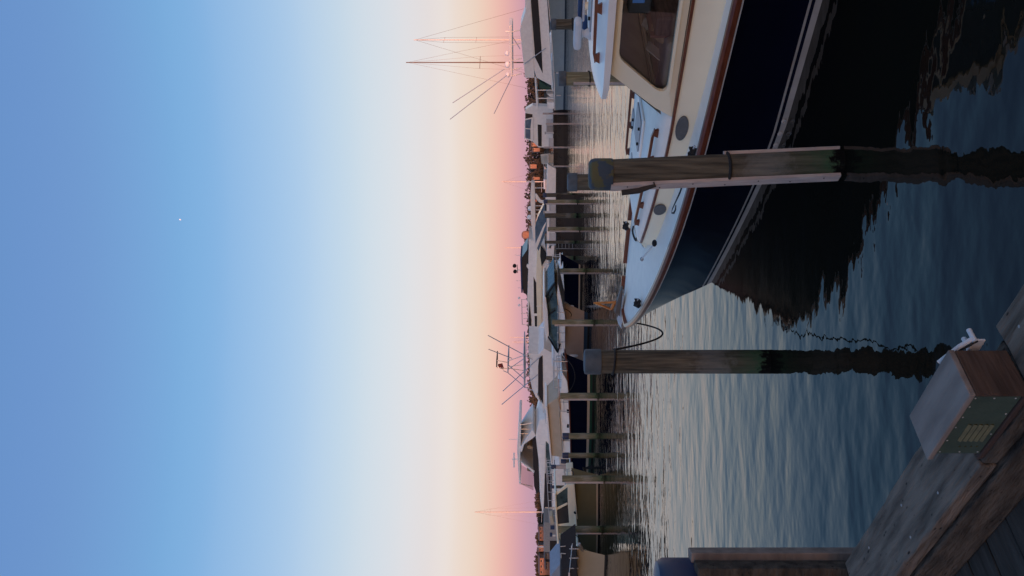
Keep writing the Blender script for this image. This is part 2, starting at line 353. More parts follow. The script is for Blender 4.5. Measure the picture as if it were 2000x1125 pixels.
for u, vb, vt, dd, lb, cp, m_ in [(273, 1170, 1099, .3, 'navy capped piling beside the stern of the tan canvas boat', CAPNAVY, PILEG),
                        (235.5, 1166, 1099, .26, 'navy capped green piling next to the black finger dock', CAPNAVY, PILEG),
                        (224, 1148, 1096, .25, 'short navy capped piling behind the black finger dock', CAPNAVY, PILE),
                        (213, 1143, 1077, .27, 'grey piling between the flybridge cruiser and the olive boat', CAPNAVY, BATTEN),
                        (174, 1140, 1076, .2, 'thin brown piling behind the olive boat windshield', CAPNAVY, PILE),
                        (518, 1122, 1083, .33, 'brown navy capped piling under the taupe cruiser windshield', CAPNAVY, PILE),
                        (462, 1120, 1085, .33, 'brown navy capped piling beside the taupe cruiser bow rail', CAPNAVY, PILE),
                        (704, 1128, 1064, .38, 'brown piling against the white express yacht topsides', None, PILE),
                        (652, 1124, 1064, .26, 'brown ladder piling on the dark dock', None, PILE),
                        (621, 1122, 1067, .35, 'brown piling beside the white dinghy bow', None, PILE),
                        (744, 1120, 1061, .36, 'brown piling with navy cap at the corner of the right dock', CAPNAVY, PILE)]:
    piling(u, vb, vt, dd, lb, cp, .3, mat_=m_, batten=None)
for u, vb, vt, lb in [(903, 1101, 1060, 'pale thin dock post at the stern of the light blue sportfisher'), (883, 1101, 1066, 'pale thin dock post beside the white bait tanks'),
                  (837, 1101, 1062, 'pale thin dock post before the dark cabin windows'), (800, 1101, 1072, 'pale leaning dock post beside the white outboard')]:
    piling(u, vb, vt, .22, lb, None, mat_=BATTEN)

# ------------------------------------------------------------------ far docks
def dock(name, label, u0, u1, v, ztop, depth, posts, under=True):
    a = ground(u0, v); b = ground(u1, v); Y = (a.y+b.y)/2; ln = b.x-a.x
    t = thing(name, label, 'dock', (a.x, Y, 0))
    n = max(4, int(ln/.5))
    for i in range(n):
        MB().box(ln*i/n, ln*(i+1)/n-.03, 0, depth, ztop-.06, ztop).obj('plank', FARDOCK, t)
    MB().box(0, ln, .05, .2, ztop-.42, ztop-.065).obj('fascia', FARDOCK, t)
    MB().box(0, ln, .1, .2, -.3, ztop-.425).obj('underdeck_shade', ANTIF_SHADE, t)  # near-black sheet standing in for the shade under the deck
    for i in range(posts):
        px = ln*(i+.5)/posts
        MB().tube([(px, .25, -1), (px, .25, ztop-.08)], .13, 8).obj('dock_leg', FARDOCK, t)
        MB().tube([(px-.55, .12, .35), (px, .1, ztop-.5)], .07, 6).obj('brace', FARDOCK, t)
    return t
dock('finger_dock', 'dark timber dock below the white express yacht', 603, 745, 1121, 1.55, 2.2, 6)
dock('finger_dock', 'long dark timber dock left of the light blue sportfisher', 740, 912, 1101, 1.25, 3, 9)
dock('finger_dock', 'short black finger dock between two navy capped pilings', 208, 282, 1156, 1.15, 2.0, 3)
ld = thing('dock_ladder', 'thin metal ladder hung on the dark timber dock', 'ladder', ground(645, 1121.5))
for dx in (-.25, .25): MB().tube([(dx, 0, -.3), (dx, 0, 1.7)], .03, 6).obj('rail', GALV, ld)
for k in range(5): MB().tube([(-.25, 0, .15+.3*k), (.25, 0, .15+.3*k)], .022, 6).obj('rung', GALV, ld)

# ------------------------------------------------------------------ vessels in the background
def hull(t, L, B, zb, zs, rake, m, stripes=(), rub=MAHOG, deck=WHITE, flare=.8, ztop_stripe=None):
    N = 14
    def sh(k):
        s = k; b = B/2*(1-(1-min(1, s*1.7))**2)**.75*(1-.08*max(0, s-.6)); return b, zs+(zb-zs)*(1-s)**1.7
    def wlb(k): return B/2*flare*(1-(1-min(1, k*1.6))**1.6)*(1-.06*max(0, k-.6))
    def pt(k, z, sd):
        b1, z1 = sh(k); q = max(0, min(1, z/z1)); b = wlb(k)+(b1-wlb(k))*q**1.4
        x = -L*k + rake*q*(1-k)
        if z < 0: b *= max(0, 1+z*.8)
        return (x, sd*b, z)
    ks = [i/N for i in range(N+1)]; ks = [k**1.25 for k in ks]
    cuts = [-.4] + [s[0] for s in stripes]
    def skin(zlo, zhi, name, mm, off=0):
        rows = []
        for k in ks:
            z1 = sh(k)[1]; top = z1 if zhi is None else zhi
            zz = [zlo+(top-zlo)*j/4 for j in range(5)]
            rows.append([pt(k, z, 1) for z in zz[::-1]] + [pt(k, z, -1) for z in zz])
        # open bottom ring: port top -> port low | starboard low -> top
        mb = MB(); n = 10
        fs = []
        for i in range(len(rows)-1):
            for j in range(n-1):
                if j == 4: continue
                fs.append((i*n+j, i*n+j+1, (i+1)*n+j+1, (i+1)*n+j))
        e = (len(rows)-1)*n; fs.append(tuple(range(e, e+n)))
        mb.add([p for r in rows for p in r], fs); mb.obj(name, mm, t, True)
    zprev = -.4; first = True
    for zc, mm, nm in stripes:
        skin(zprev, zc, nm, mm); zprev = zc
    skin(zprev, None, 'hull', m)
    dk = [[(pt(k, sh(k)[1], 1)[0], sd*(sh(k)[0]-.02), sh(k)[1]-.03+(.06 if sd == 0 else 0)) for sd in (1, 0, -1)] for k in ks]
    MB().loft(dk).obj('deck', deck, t)
    if rub:
        for sd in (1, -1):
            pts = []
            for k in ks: p = pt(k, sh(k)[1], sd); pts.append((p[0], p[1]+sd*.01, p[2]))
            MB().tube(pts, .045, 6).obj('rub_rail', rub, t, True)
    return pt, sh
def boat(name, label, cat, u, v, ref, a, group=None):
    g = ground(u, v); f = Vector((math.cos(a), -math.sin(a))); l = Vector((-f.y, f.x))
    o = Vector((g.x, g.y)) - f*ref[0] - l*ref[1]
    F = Frame(o, f); t = thing(name, label, cat, (o.x, o.y, 0), F.rz, group); return F, t
def dress(t, pt, sh, rail=None, fenders=(), r=.022):
    """guard rail on stanchions along both sheers, fenders hung over the side facing the slips"""
    if rail:
        k0, k1, h, n = rail
        for sd in (1, -1):
            top = []
            for i in range(n):
                k = k0+(k1-k0)*i/(n-1); p = pt(k, sh(k)[1], sd); a = (p[0], p[1]-sd*.06, p[2]); b = (p[0], p[1]-sd*.1, p[2]+h); top.append(b)
                MB().tube([a, b], r, 5).obj('stanchion', STEEL, t)
            MB().tube(top, r, 5).obj('guard_rail', STEEL, t, True); MB().tube([(a_, b_, c_-h*.45) for a_, b_, c_ in top], r*.6, 4).obj('lifeline', STEEL, t, True)
    for k in fenders:
        p = pt(k, sh(k)[1]*.6, -1); top = pt(k, sh(k)[1], -1)
        f = MB().lathe([(.02, .3), (.07, .26), (.09, .18), (.09, -.18), (.07, -.26), (.02, -.3)], (p[0], p[1]-.13, p[2]), 10).obj('fender', WHITEP, t, True)
        MB().tube([(p[0], p[1]-.13, p[2]+.28), (top[0], top[1], top[2]+.05)], .02, 4).obj('fender_line', BLACKR, f)
def P3(F, u, v, ly):
    x, z = F.side(u, v, ly); return (x, ly, z)
def slab(F, t, name, px, ly, m, ly2=None, inset=None, bevel=.03):
    """a solid whose side outline is given, standing at its own distance, as wide as the vessel there"""
    return MB().prism(F.prof(px, ly), ly, -ly if ly2 is None else ly2, inset).obj(name, m, t, bevel=bevel)
def pane(F, t, px, ly, m=DKGL, name='window'):
    return MB().prism(F.prof(px, ly), ly-.025, ly+.03).obj(name, m, t)
def rod(F, t, name, a, b, ly, r, m, ly2=None):
    return MB().tube([P3(F, a[0], a[1], ly), P3(F, b[0], b[1], ly if ly2 is None else ly2)], r, 6).obj(name, m, t, True)
R = math.radians
def yx(pts): return [(1125-y, x) for x, y in pts]      # photograph pixel (x, y) -> upright (u, v)

# --- light blue sportfishing boat at the right
F, t = boat('sportfishing_boat', 'light blue sportfishing boat with white house and hardtop', 'boat', 911, 1102, (-17, -2.2), R(33))
pt_, sh_ = hull(t, 17, 5.0, 2.9, 1.15, 2.2, SKYBL, ((.12, BLUEB, 'boot_stripe'),), rub=WHITE, flare=.9)
dress(t, pt_, sh_, (.02, .3, .9, 8), (.75, .9))
ly = -2.1
slab(F, t, 'house', yx([(1064, -70), (1079, 160), (1079, 168), (1048, 152), (1041, 130), (1028, 60), (1022, -70)]), ly, WHITE)
slab(F, t, 'flybridge', yx([(1044, 152), (1026, 152), (1022, 120), (1016, 62), (1017, 50), (1031, 9), (1036, 4), (1040, 60)]), ly-.05, WHITE, 1.9)
pane(F, t, yx([(1034, -60), (1037, 5), (1045, 112), (1060, 143), (1058, 100), (1051, 0), (1049, -60)]), ly)
slab(F, t, 'hardtop', yx([(994, 50), (1000, 50), (1001, 150), (998, 152), (995, 110)]), ly+.2, WHITE)
for y in (62, 88, 118, 136, 148):
    rod(F, t, 'hardtop_pole', (1125-y, 1000), (1125-y+4, 1019), ly+.3, .05, ALUM)
rod(F, t, 'hardtop_brace', (1125-72, 1001), (1125-96, 1016), ly+.3, .04, ALUM)
for y, v, r in ((104, 990, .32), (126, 991, .4), (146, 992, .34)):
    p = P3(F, 1125-y, v, -.6); MB().ball(p, r, .8).obj('radar_dome', WHITE, t, True)
rod(F, t, 'searchlight', (1125-62, 988), (1125-62, 996), ly+.3, .12, WHITE)
for a, b in (((1125-135, 985), (1125-201, 884)), ((1125-147, 990), (1125-233, 879)), ((1125-150, 1000), (1125-222, 965))):
    rod(F, t, 'outrigger', a, b, ly, .045, ALUM)
rod(F, t, 'outrigger_mount', (1125-94, 1066), (1125-124, 1025), ly-.15, .05, ALUM)
slab(F, t, 'cockpit_overhang', yx([(1044, 150), (1047, 150), (1052, 214), (1048, 214)]), ly+.3, WHITE)
slab(F, t, 'cockpit_door', yx([(1053, 157), (1075, 172), (1075, 178), (1053, 172)]), ly+.5, GREENB, 1.4)
for y in (176, 192):
    rod(F, t, 'overhang_post', (1125-y, 1048), (1125-y, 1081), ly+.3, .06, WHITE)
slab(F, t, 'fighting_chair', yx([(1067, 183), (1081, 183), (1081, 190), (1074, 189)]), ly+1.4, WHITE, .3)
slab(F, t, 'bait_tank', yx([(1068, 200), (1082, 200), (1082, 213), (1070, 213)]), ly+.6, WHITE, .6)
MB().tube([P3(F, 1125-38, 1087, ly-.3), P3(F, 1125-46, 1090, ly-.3)], .12, 8).obj('hull_fitting', STEEL, t, True)

# --- sailing boats far behind, seen by their masts
def sailboat(label, u, Y, vtop, m, L=11, spread=(.55, .78), a=R(35), stay=True, r=.1):
    g = Vector(((u-U0)/FPX*Y, Y, 0)); f = Vector((math.cos(a), -math.sin(a)))
    t = thing('sailboat', label, 'sailboat', (g.x, g.y, 0), math.atan2(f.y, f.x))
    hull(t, L, L*.29, 1.5, 1.1, 1.2, WHITE, ((.1, BLUEB, 'boot_stripe'),), rub=None)
    for ch in t.children: ch.location.x = L*.42
    top = EYE-(vtop-V0)/FPX*Y
    MB().tube([(0, 0, 1), (0, 0, top)], r, 8, r*.6).obj('mast', m, t, True)
    MB().tube([(0, 0, 2.4), (-L*.38, 0, 2.5)], .08, 6).obj('boom', m, t, True)
    for s in spread:
        z = 1+(top-1)*s; w = top*.055
        MB().tube([(0, -w, z), (0, w, z)], .035, 5).obj('spreader', m, t)
    if stay:
        for e in ((L*.45, 0), (-L*.5, 0)): MB().tube([(0, 0, top-.2), (e[0], e[1], 1.4)], .016, 4).obj('stay', SHADEBR, t)
        for sd in (-1, 1): MB().tube([(0, 0, top-.4), (0, sd*top*.055, 1+(top-1)*spread[-1]), (0, sd*L*.13, 1.2)], .015, 4).obj('shroud', SHADEBR, t)
    MB().prism([(-2.5, 1.2), (1.2, 1.2), (.6, 1.75), (-2.5, 1.75)], -.8, .8).obj('cabin', WHITE, t, bevel=.05)
    return t
sailboat('sailboat with tall mast glowing orange behind the blue sportfisher', 1047, 120, 808, SPAR, 13)
sailboat('sailboat with slim dark brown mast rising behind the sportfisher hardtop', 1003, 108, 793, SHADEBR, 12, spread=(.5,), a=R(60))
sailboat('sunlit far sailboat mast above the olive cabin boat', 125, 255, 927, SPAR, 14, r=.2)
sailboat('small far sailboat mast above the white bow arch', 770, 270, 980, SPAR, 11, r=.2)
sailboat('small leaning looking far mast beside the orange tank', 641, 280, 986, SPAR, 11, r=.2, stay=False)
sailboat('pale thin far mast left of the tower boat', 457, 285, 1001, SPAR, 9, r=.16)
sailboat('pink thin far mast beside the flybridge yacht stern', 466, 290, 996, SPAR, 9, r=.16, stay=False)

# --- white cabin boat behind the long dock
F, t = boat('cabin_cruiser', 'white cabin cruiser with big side windows behind the long dock', 'boat', 800, 1096, (0, -1.8), R(20))
pt_, sh_ = hull(t, 9.5, 3.6, 2.0, 1.3, 1.4, WHITE, ((.12, BLUEB, 'boot_stripe'),), rub=None)
dress(t, pt_, sh_, (.03, .4, .6, 6), (.5,))
slab(F, t, 'house', yx([(1026, 214), (1024, 262), (1024, 271), (1040, 276), (1052, 288), (1080, 288), (1080, 208), (1040, 206)]), -1.5, WHITE)
pane(F, t, yx([(1026, 221), (1040, 223), (1040, 229), (1026, 232)]), -1.5)
pane(F, t, yx([(1026, 235), (1038, 232), (1036, 251), (1026, 250)]), -1.5, BLUEG)
pane(F, t, yx([(1026, 252), (1036, 253), (1036, 272), (1026, 269)]), -1.5, BLUEG)
pane(F, t, yx([(1050, 243), (1058, 244), (1058, 286), (1051, 285)]), -1.5)
rod(F, t, 'handrail', (1125-228, 1041), (1125-274, 1042), -1.55, .03, STEEL)
F, t = boat('skiff', 'small grey and white skiff with outboard by the right dock', 'boat', 790, 1095, (0, -.9), R(25))
hull(t, 5.5, 2.2, 1.2, .9, .8, WHITE, (), rub=None)
slab(F, t, 'console', yx([(1056, 305), (1075, 303), (1075, 322), (1058, 320)]), -.5, GREYT)
slab(F, t, 'outboard_motor', yx([(1062, 333), (1075, 330), (1082, 345), (1074, 352), (1062, 350)]), -.25, GALV)
for y, x0 in ((236, 1060), (250, 1063)):
    g = ground(1125-y, 1099); g.z = 1.25
    q = thing('bait_tank', 'white bait tank on the long dock near the pale post' if y < 240 else 'grey dock box on the long dock below dark windows', 'tank', (g.x, g.y+1.2, 1.25))
    MB().box(-.45, .45, -.35, .35, 0, .8).obj('body', WHITEP if y < 240 else GALV, q, bevel=.04)
    MB().box(-.48, .48, -.38, .38, .803, .9).obj('lid', WHITEP, q, bevel=.03)

# --- white express yacht with blue glass
F, t = boat('express_yacht', 'white express yacht with blue glass and long hardtop', 'yacht', 640, 1112, (0, -1.9), R(12))
pt_, sh_ = hull(t, 10.5, 3.9, 1.7, 1.6, 1.6, WHITE, ((.15, BLUEB, 'boot_stripe'),), rub=None)
dress(t, pt_, sh_, (.02, .5, .6, 9), (.2, .5, .8))
slab(F, t, 'hull_side', yx([(1069, 320), (1086, 330), (1085, 440), (1082, 500), (1068, 500), (1068, 400)]), -1.75, WHITE)
slab(F, t, 'hardtop', yx([(1038, 356), (1044, 357), (1046, 430), (1046, 468), (1041, 466), (1037, 430), (1036, 380)]), -1.5, WHITE)
slab(F, t, 'coachroof', yx([(1064, 396), (1050, 425), (1045, 445), (1046, 480), (1052, 490), (1068, 448)]), -1.55, BLUEG)
slab(F, t, 'radar_arch', yx([(1045, 378), (1048, 378), (1056, 390), (1066, 393), (1066, 398), (1054, 396), (1046, 388)]), -1.5, WHITE, -1.35)
slab(F, t, 'windshield_frame', yx([(1068, 432), (1055, 470), (1046, 492), (1044, 480), (1062, 440)]), -1.6, WHITE, -1.5)
for y in (367, 402, 410, 418): rod(F, t, 'hardtop_post', (1125-y, 1044), (1125-y, 1064), -1.4, .04, WHITE)
for y, v in ((407, 1035), (424, 1034)):
    MB().ball(P3(F, 1125-y, v, -.5), .24, .95).obj('radar_dome', WHITE, t, True)
rod(F, t, 'antenna', (770, 1028), (770, 1044), -1, .04, WHITE)
for y in (405, 440, 477): pane(F, t, yx([(1073, y), (1076, y), (1076, y+8), (1073, y+8)]), -1.75, name='porthole')

# --- big flybridge yacht
F, t = boat('flybridge_yacht', 'tall white flybridge yacht with dark upper enclosure and twin searchlights', 'yacht', 600, 1107, (0, -2.4), R(24))
pt_, sh_ = hull(t, 14, 4.8, 2.4, 1.8, 1.8, WHITE, ((.15, BLUEB, 'boot_stripe'),), rub=None)
dress(t, pt_, sh_, (.02, .4, .8, 9), (.3, .6))
slab(F, t, 'lower_house', yx([(1062, 450), (1066, 486), (1070, 490), (1076, 560), (1090, 585), (1090, 690), (1050, 690), (1050, 545), (1047, 500)]), -2.2, WHITE)
slab(F, t, 'main_deck_overhang', yx([(1049, 480), (1056, 480), (1059, 520), (1058, 648), (1050, 648), (1047, 540)]), -2.35, CREAM)
slab(F, t, 'upper_house', yx([(1040, 470), (1050, 470), (1050, 675), (1044, 690), (1036, 690), (1033, 668), (1030, 580), (1032, 520), (1033, 465)]), -2.1, WHITE)
slab(F, t, 'flybridge_enclosure', yx([(1018, 505), (1030, 487), (1032, 500), (1032, 578), (1022, 572), (1019, 540)]), -1.9, DKGL)
slab(F, t, 'flybridge_roof', yx([(1016, 505), (1019, 505), (1021, 572), (1018, 572)]), -2.0, BLUEC)
pane(F, t, yx([(1034, 588), (1032, 620), (1032, 656), (1038, 662), (1038, 625)]), -2.1)
pane(F, t, yx([(1042, 540), (1049, 556), (1049, 612), (1043, 612)]), -2.1)
pane(F, t, yx([(1044, 617), (1049, 617), (1049, 650), (1045, 650)]), -2.1)
pane(F, t, yx([(1056, 478), (1066, 492), (1070, 500), (1058, 520), (1055, 500)]), -2.35)
slab(F, t, 'radar_arch', yx([(1030, 515), (1028, 520), (1036, 532), (1047, 536), (1047, 530), (1038, 525)]), -2.0, WHITE)
rod(F, t, 'light_post', (1125-528, 1007), (1125-526, 1030), -1.2, .05, WHITE)
for y, v in ((519, 1005), (530, 1006)):
    x, yy, z = P3(F, 1125-y, v, -1.2); so = MB().lathe([(.02, -.1), (.2, -.1), (.22, .1), (.05, .12)], (0, 0, 0), 14).obj('searchlight', BLACKP, t, True)
    so.location = (x, yy, z); so.rotation_euler = (math.radians(90), 0, 0)
rod(F, t, 'light_bracket', (1125-517, 1010), (1125-533, 1011), -1.2, .04, BLACKP)
for y, v in ((514, 1024), (527, 1027)): MB().ball(P3(F, 1125-y, v, -1), .24, .9).obj('radar_dome', WHITE, t, True)
for y, v0, v1 in ((585, 1018, 1032), (600, 1019, 1030), (612, 1018, 1030), (622, 1022, 1031), (634, 1020, 1032)):
    rod(F, t, 'antenna', (1125-y, v0), (1125-y, v1), -1, .03, STEEL)
rod(F, t, 'top_rail', (1125-585, 1019), (1125-634, 1020), -1, .04, GALV)
for y in (582, 596): MB().ball(P3(F, 1125-y, 1014, -1), .15).obj('satellite_dome', WHITE, t, True)

for y, v0, v1 in ((498, 1006, 1018), (548, 1008, 1019), (562, 1012, 1020)): rod(F, t, 'whip_antenna', (1125-y, v0), (1125-y-1, v1), -1.2, .022, WHITE)
for y in (660, 672, 684): rod(F, t, 'aft_rail_post', (1125-y, 1027), (1125-y, 1036), -1.9, .03, STEEL)
rod(F, t, 'aft_rail', (1125-655, 1027), (1125-690, 1028), -1.9, .03, STEEL)

# --- small navy boat with white deck, behind
F, t = boat('motor_cruiser', 'navy hulled cruiser with high white deck behind the taupe one', 'boat', 606, 1136, (0, 0), R(30))
pt_, sh_ = hull(t, 8.5, 3.2, 1.55, 1.25, 1.0, NAVY, ((.10, ANTIF_SHADE, 'bottom_paint'), (.2, TANC, 'boot_stripe'),), rub=WHITE)
dress(t, pt_, sh_, (.02, .45, .55, 7), (.35, .7))
slab(F, t, 'trunk_cabin', yx([(1086, 548), (1100, 520), (1104, 600), (1090, 690), (1086, 640)]), -1.1, WHITE)
slab(F, t, 'cabin_top', yx([(1078, 538), (1086, 536), (1088, 556), (1076, 558)]), -1.0, TANC)
F, t = boat('dinghy', 'small white dinghy with upturned pointed bow on the dock', 'dinghy', 612, 1118, (0, 0), R(30))
t.location.z = .75
hull(t, 2.4, 1.2, .95, .5, .35, WHITE, (), rub=WHITE)

# --- taupe express cruiser
F, t = boat('express_cruiser', 'taupe hulled express cruiser with white coupe roof', 'boat', 513, 1150, (0, 0), R(38))
pt_, sh_ = hull(t, 11, 3.7, 1.62, 1.35, .9, TAUPE, ((.06, ANTIF_SHADE, 'bottom_paint'), (.28, BLUEB, 'boot_stripe'),), rub=WHITE)
dress(t, pt_, sh_, (.02, .5, .6, 8), (.25, .5))
slab(F, t, 'foredeck_house', yx([(1090, 556), (1104, 620), (1104, 720), (1078, 720), (1086, 600)]), -1.3, WHITE, inset=lambda x, z: max(0, (z-1.4))*.25)
slab(F, t, 'cockpit_glass', yx([(1083, 552), (1065, 580), (1067, 625), (1072, 660), (1088, 690), (1092, 680), (1090, 600)]), -1.3, TEAL, inset=lambda x, z: max(0, (z-1.8))*.3)
slab(F, t, 'roof', yx([(1063, 578), (1061, 590), (1063, 640), (1068, 668), (1072, 652), (1070, 610), (1066, 580)]), -1.4, WHITE)
for a, b in (((1065, 580), (1085, 552)), ((1067, 618), (1084, 606)), ((1069, 655), (1089, 688)), ((1089, 688), (1094, 672)), ((1079, 574), (1071, 590))):
    rod(F, t, 'window_frame', (1125-a[1], a[0]), (1125-b[1], b[0]), -1.34, .05, BLACKP)
slab(F, t, 'anchor_platform', yx([(1098, 590), (1101, 590), (1104, 606), (1101, 606)]), -.35, GALV)
slab(F, t, 'anchor', yx([(1101, 594), (1105, 592), (1124, 606), (1129, 611), (1124, 616), (1114, 606)]), -.08, GALV)
for y in (610, 650, 668): rod(F, t, 'stanchion', (1125-y, 1088), (1125-y, 1104), -1.5, .025, STEEL)
rod(F, t, 'bow_rail', (1125-596, 1090), (1125-680, 1090), -1.5, .025, STEEL)

for y, v0 in ((598, 1048), (640, 1052)): rod(F, t, 'whip_antenna', (1125-y, v0), (1125-y+1, v0+14), -1.2, .018, WHITE)
slab(F, t, 'sun_pad', yx([(1086, 604), (1089, 602), (1091, 640), (1088, 642)]), -.9, TANC)

# --- white sportfisher with tower
F, t = boat('sportfishing_boat', 'white sportfishing boat with tall tuna tower and crossed outriggers', 'boat', 420, 1133, (0, 0), R(30))
pt_, sh_ = hull(t, 13, 4.4, 2.3, 1.3, 1.5, WHITE, ((.15, BLUEB, 'boot_stripe'),), rub=None)
dress(t, pt_, sh_, (.02, .4, .8, 8), (.4,))
ly = -1.8
slab(F, t, 'house', yx([(1032, 690), (1052, 692), (1062, 680), (1080, 690), (1096, 720), (1100, 800), (1060, 800), (1053, 760), (1050, 770)]), ly, WHITE)
slab(F, t, 'flybridge', yx([(1036, 690), (1052, 694), (1050, 770), (1058, 790), (1046, 775), (1040, 762), (1034, 735)]), ly+.1, WHITE)
pane(F, t, yx([(1053, 698), (1060, 694), (1060, 700), (1061, 790), (1051, 768), (1051, 715)]), ly)
slab(F, t, 'salon_window', yx([(1068, 764), (1082, 764), (1084, 800), (1066, 800)]), ly-.02, DKGL, ly+.3)
slab(F, t, 'tower_hardtop', yx([(1022, 692), (1024, 692), (1026, 758), (1023, 758)]), ly+.3, ALUM)
slab(F, t, 'tower_platform', yx([(991, 704), (993, 704), (993, 729), (991, 729)]), ly+.8, ALUM)
slab(F, t, 'tower_seat', yx([(981, 712), (984, 722), (976, 720), (972, 714)]), ly+1.3, mat('red cushion', (.25, .03, .02), .7), -.3)
slab(F, t, 'tower_buggy_top', yx([(969, 704), (971, 703), (971, 719), (969, 718)]), ly+1.2, BLACKP)
for a, b in (((992, 705), (1024, 694)), ((992, 728), (1025, 756)), ((992, 712), (1024, 740)), ((992, 722), (1024, 700)), ((992, 716), (1024, 712)), ((992, 719), (1024, 724)),
             ((1024, 694), (1040, 690)), ((1025, 756), (1040, 762)), ((1024, 700), (1048, 740)), ((1024, 740), (1046, 712)), ((970, 704), (992, 708)), ((970, 718), (992, 720)), ((983, 724), (992, 728))):
    rod(F, t, 'tower_pipe', (1125-a[1], a[0]), (1125-b[1], b[0]), ly+.5, .026, ALUM)
for a, b in (((1056, 696), (982, 764)), ((1050, 732), (980, 790)), ((1040, 702), (953, 655)), ((1000, 700), (954, 682))):
    rod(F, t, 'outrigger', (1125-a[1], a[0]), (1125-b[1], b[0]), ly-.1, .03, ALUM)
# --- navy boat with tan canvas
F, t = boat('cabin_cruiser', 'navy hulled cruiser with big tan canvas cover and green boot stripe', 'boat', 412, 1159, (0, 0), R(24))
pt_, sh_ = hull(t, 6.6, 2.9, 1.52, 1.2, .7, NAVY, ((.06, ANTIF_SHADE, 'bottom_paint'), (.2, GREENB, 'green_stripe'), (.34, TANC, 'boot_stripe')), rub=MAHOG)
dress(t, pt_, sh_, (.03, .4, .55, 6), ())
ly = -1.15
slab(F, t, 'trunk_cabin', yx([(1108, 745), (1098, 728), (1096, 760), (1090, 778), (1093, 860), (1118, 860), (1116, 820)]), ly, WHITE, inset=lambda x, z: max(0, z-1.4)*.2)
for y in (800, 829): pane(F, t, yx([(1107+(y-800)*.02, y), (1111, y), (1111, y+6), (1107, y+6)]), ly, name='porthole')
slab(F, t, 'canvas_cover', yx([(1068, 795), (1090, 776), (1093, 800), (1099, 893), (1076, 893), (1073, 850)]), ly-.05, TANC, inset=lambda x, z: max(0, z-1.9)*.3)
slab(F, t, 'canvas_top', yx([(1065, 793), (1069, 792), (1074, 850), (1079, 908), (1076, 908), (1070, 850)]), ly-.1, WHITE)
slab(F, t, 'stern_locker', yx([(1100, 862), (1115, 862), (1116, 884), (1100, 884)]), ly+.1, WHITE)
for y in (706, 724, 742, 757):
    rod(F, t, 'stanchion', (1125-y, 1082), (1125-y, 1108), ly+.2, .022, STEEL)
for v in (1082, 1094): rod(F, t, 'bow_rail', (1125-700, v-2), (1125-760, v), ly+.2, .022, STEEL)
slab(F, t, 'anchor_pulpit', yx([(1102, 690), (1105, 690), (1109, 720), (1106, 720)]), -.25, MAHOG)
MB().tube([P3(F, 1125-690, 1101, 0), P3(F, 1125-697, 1106, 0), P3(F, 1125-705, 1104, 0)], .09, 6).obj('anchor', BLACKP, t, True)

for y in (735, 768, 786): slab(F, t, 'deck_locker', yx([(1094, y), (1099, y), (1100, y+9), (1095, y+9)]), ly+.35, TANC if y == 768 else WHITE, ly+.9)
rod(F, t, 'boat_hook', (1125-740, 1091), (1125-800, 1094), ly-.02, .02, TEAKO)

# --- flybridge cruiser with hardtop, behind
F, t = boat('flybridge_cruiser', 'white flybridge cruiser with hardtop, slanted arch and open bridge', 'boat', 300, 1128, (0, -2), R(25))
pt_, sh_ = hull(t, 10.5, 4.2, 2.0, 1.4, 1.4, WHITE, ((.15, BLUEB, 'boot_stripe'),), rub=None)
dress(t, pt_, sh_, (.02, .45, .8, 8), (.5,))
ly = -1.8
slab(F, t, 'house', yx([(1046, 850), (1053, 822), (1068, 818), (1100, 822), (1100, 990), (1066, 990), (1061, 975), (1054, 960), (1052, 900)]), ly, WHITE)
slab(F, t, 'bridge_coaming', yx([(1040, 862), (1046, 850), (1054, 850), (1054, 960), (1048, 965), (1043, 950)]), ly+.05, DKGL)
slab(F, t, 'bridge_side', yx([(1053, 870), (1066, 866), (1063, 985), (1060, 1005), (1055, 975)]), ly-.05, WHITE)
pane(F, t, yx([(1066, 862), (1066, 925), (1074, 925), (1078, 905), (1072, 868)]), ly-.05, TEAL)
pane(F, t, yx([(1064, 925), (1078, 925), (1078, 990), (1062, 990)]), ly-.05)
slab(F, t, 'hardtop', yx([(1013, 826), (1018, 826), (1016, 905), (1017, 946), (1014, 946), (1010, 880)]), ly+.15, WHITE)
slab(F, t, 'radar_arch', yx([(1040, 838), (1018, 872), (1015, 880), (1019, 884), (1024, 868), (1046, 852)]), ly-.05, WHITE)
slab(F, t, 'arch_brace', yx([(1016, 902), (1019, 902), (1044, 920), (1043, 925)]), ly, WHITE)
for y, y2 in ((830, 826), (838, 838), (847, 847), (945, 950)): rod(F, t, 'hardtop_post', (1125-y, 1017), (1125-y2, 1040), ly+.2, .035, ALUM)
slab(F, t, 'clear_curtain', yx([(1018, 908), (1018, 946), (1042, 958), (1042, 924)]), ly+.18, glass('clear vinyl curtain', (.8, .78, .78), 1.3), ly+.2)
for y in (872, 908, 916): slab(F, t, 'helm_seat', yx([(1029, y), (1034, y-2), (1040, y+1), (1040, y+6), (1030, y+4)]), ly+1, TANC, .3)
rod(F, t, 'antenna', (1125-858, 994), (1125-858, 1016), -1, .02, WHITE); rod(F, t, 'antenna', (1125-897, 1000), (1125-897, 1016), -1, .05, WHITE)
rod(F, t, 'open_array_radar', (1125-885, 1004), (1125-912, 1004), -1, .07, WHITE)

# --- dark hulled boat, low, between
F, t = boat('motor_yacht', 'long dark hulled yacht with white cabin behind the olive boat', 'yacht', 205, 1128, (0, 0), R(30))
pt_, sh_ = hull(t, 9, 3.6, 1.9, 1.5, 1.2, mat('charcoal hull', (.02, .024, .032), .2), ((.12, BOOT, 'boot_stripe'),), rub=WHITE)
dress(t, pt_, sh_, (.02, .5, .6, 8), (.3, .6))
slab(F, t, 'cabin', yx([(1084, 918), (1100, 915), (1110, 925), (1110, 1010), (1086, 1010)]), -1.2, WHITE)

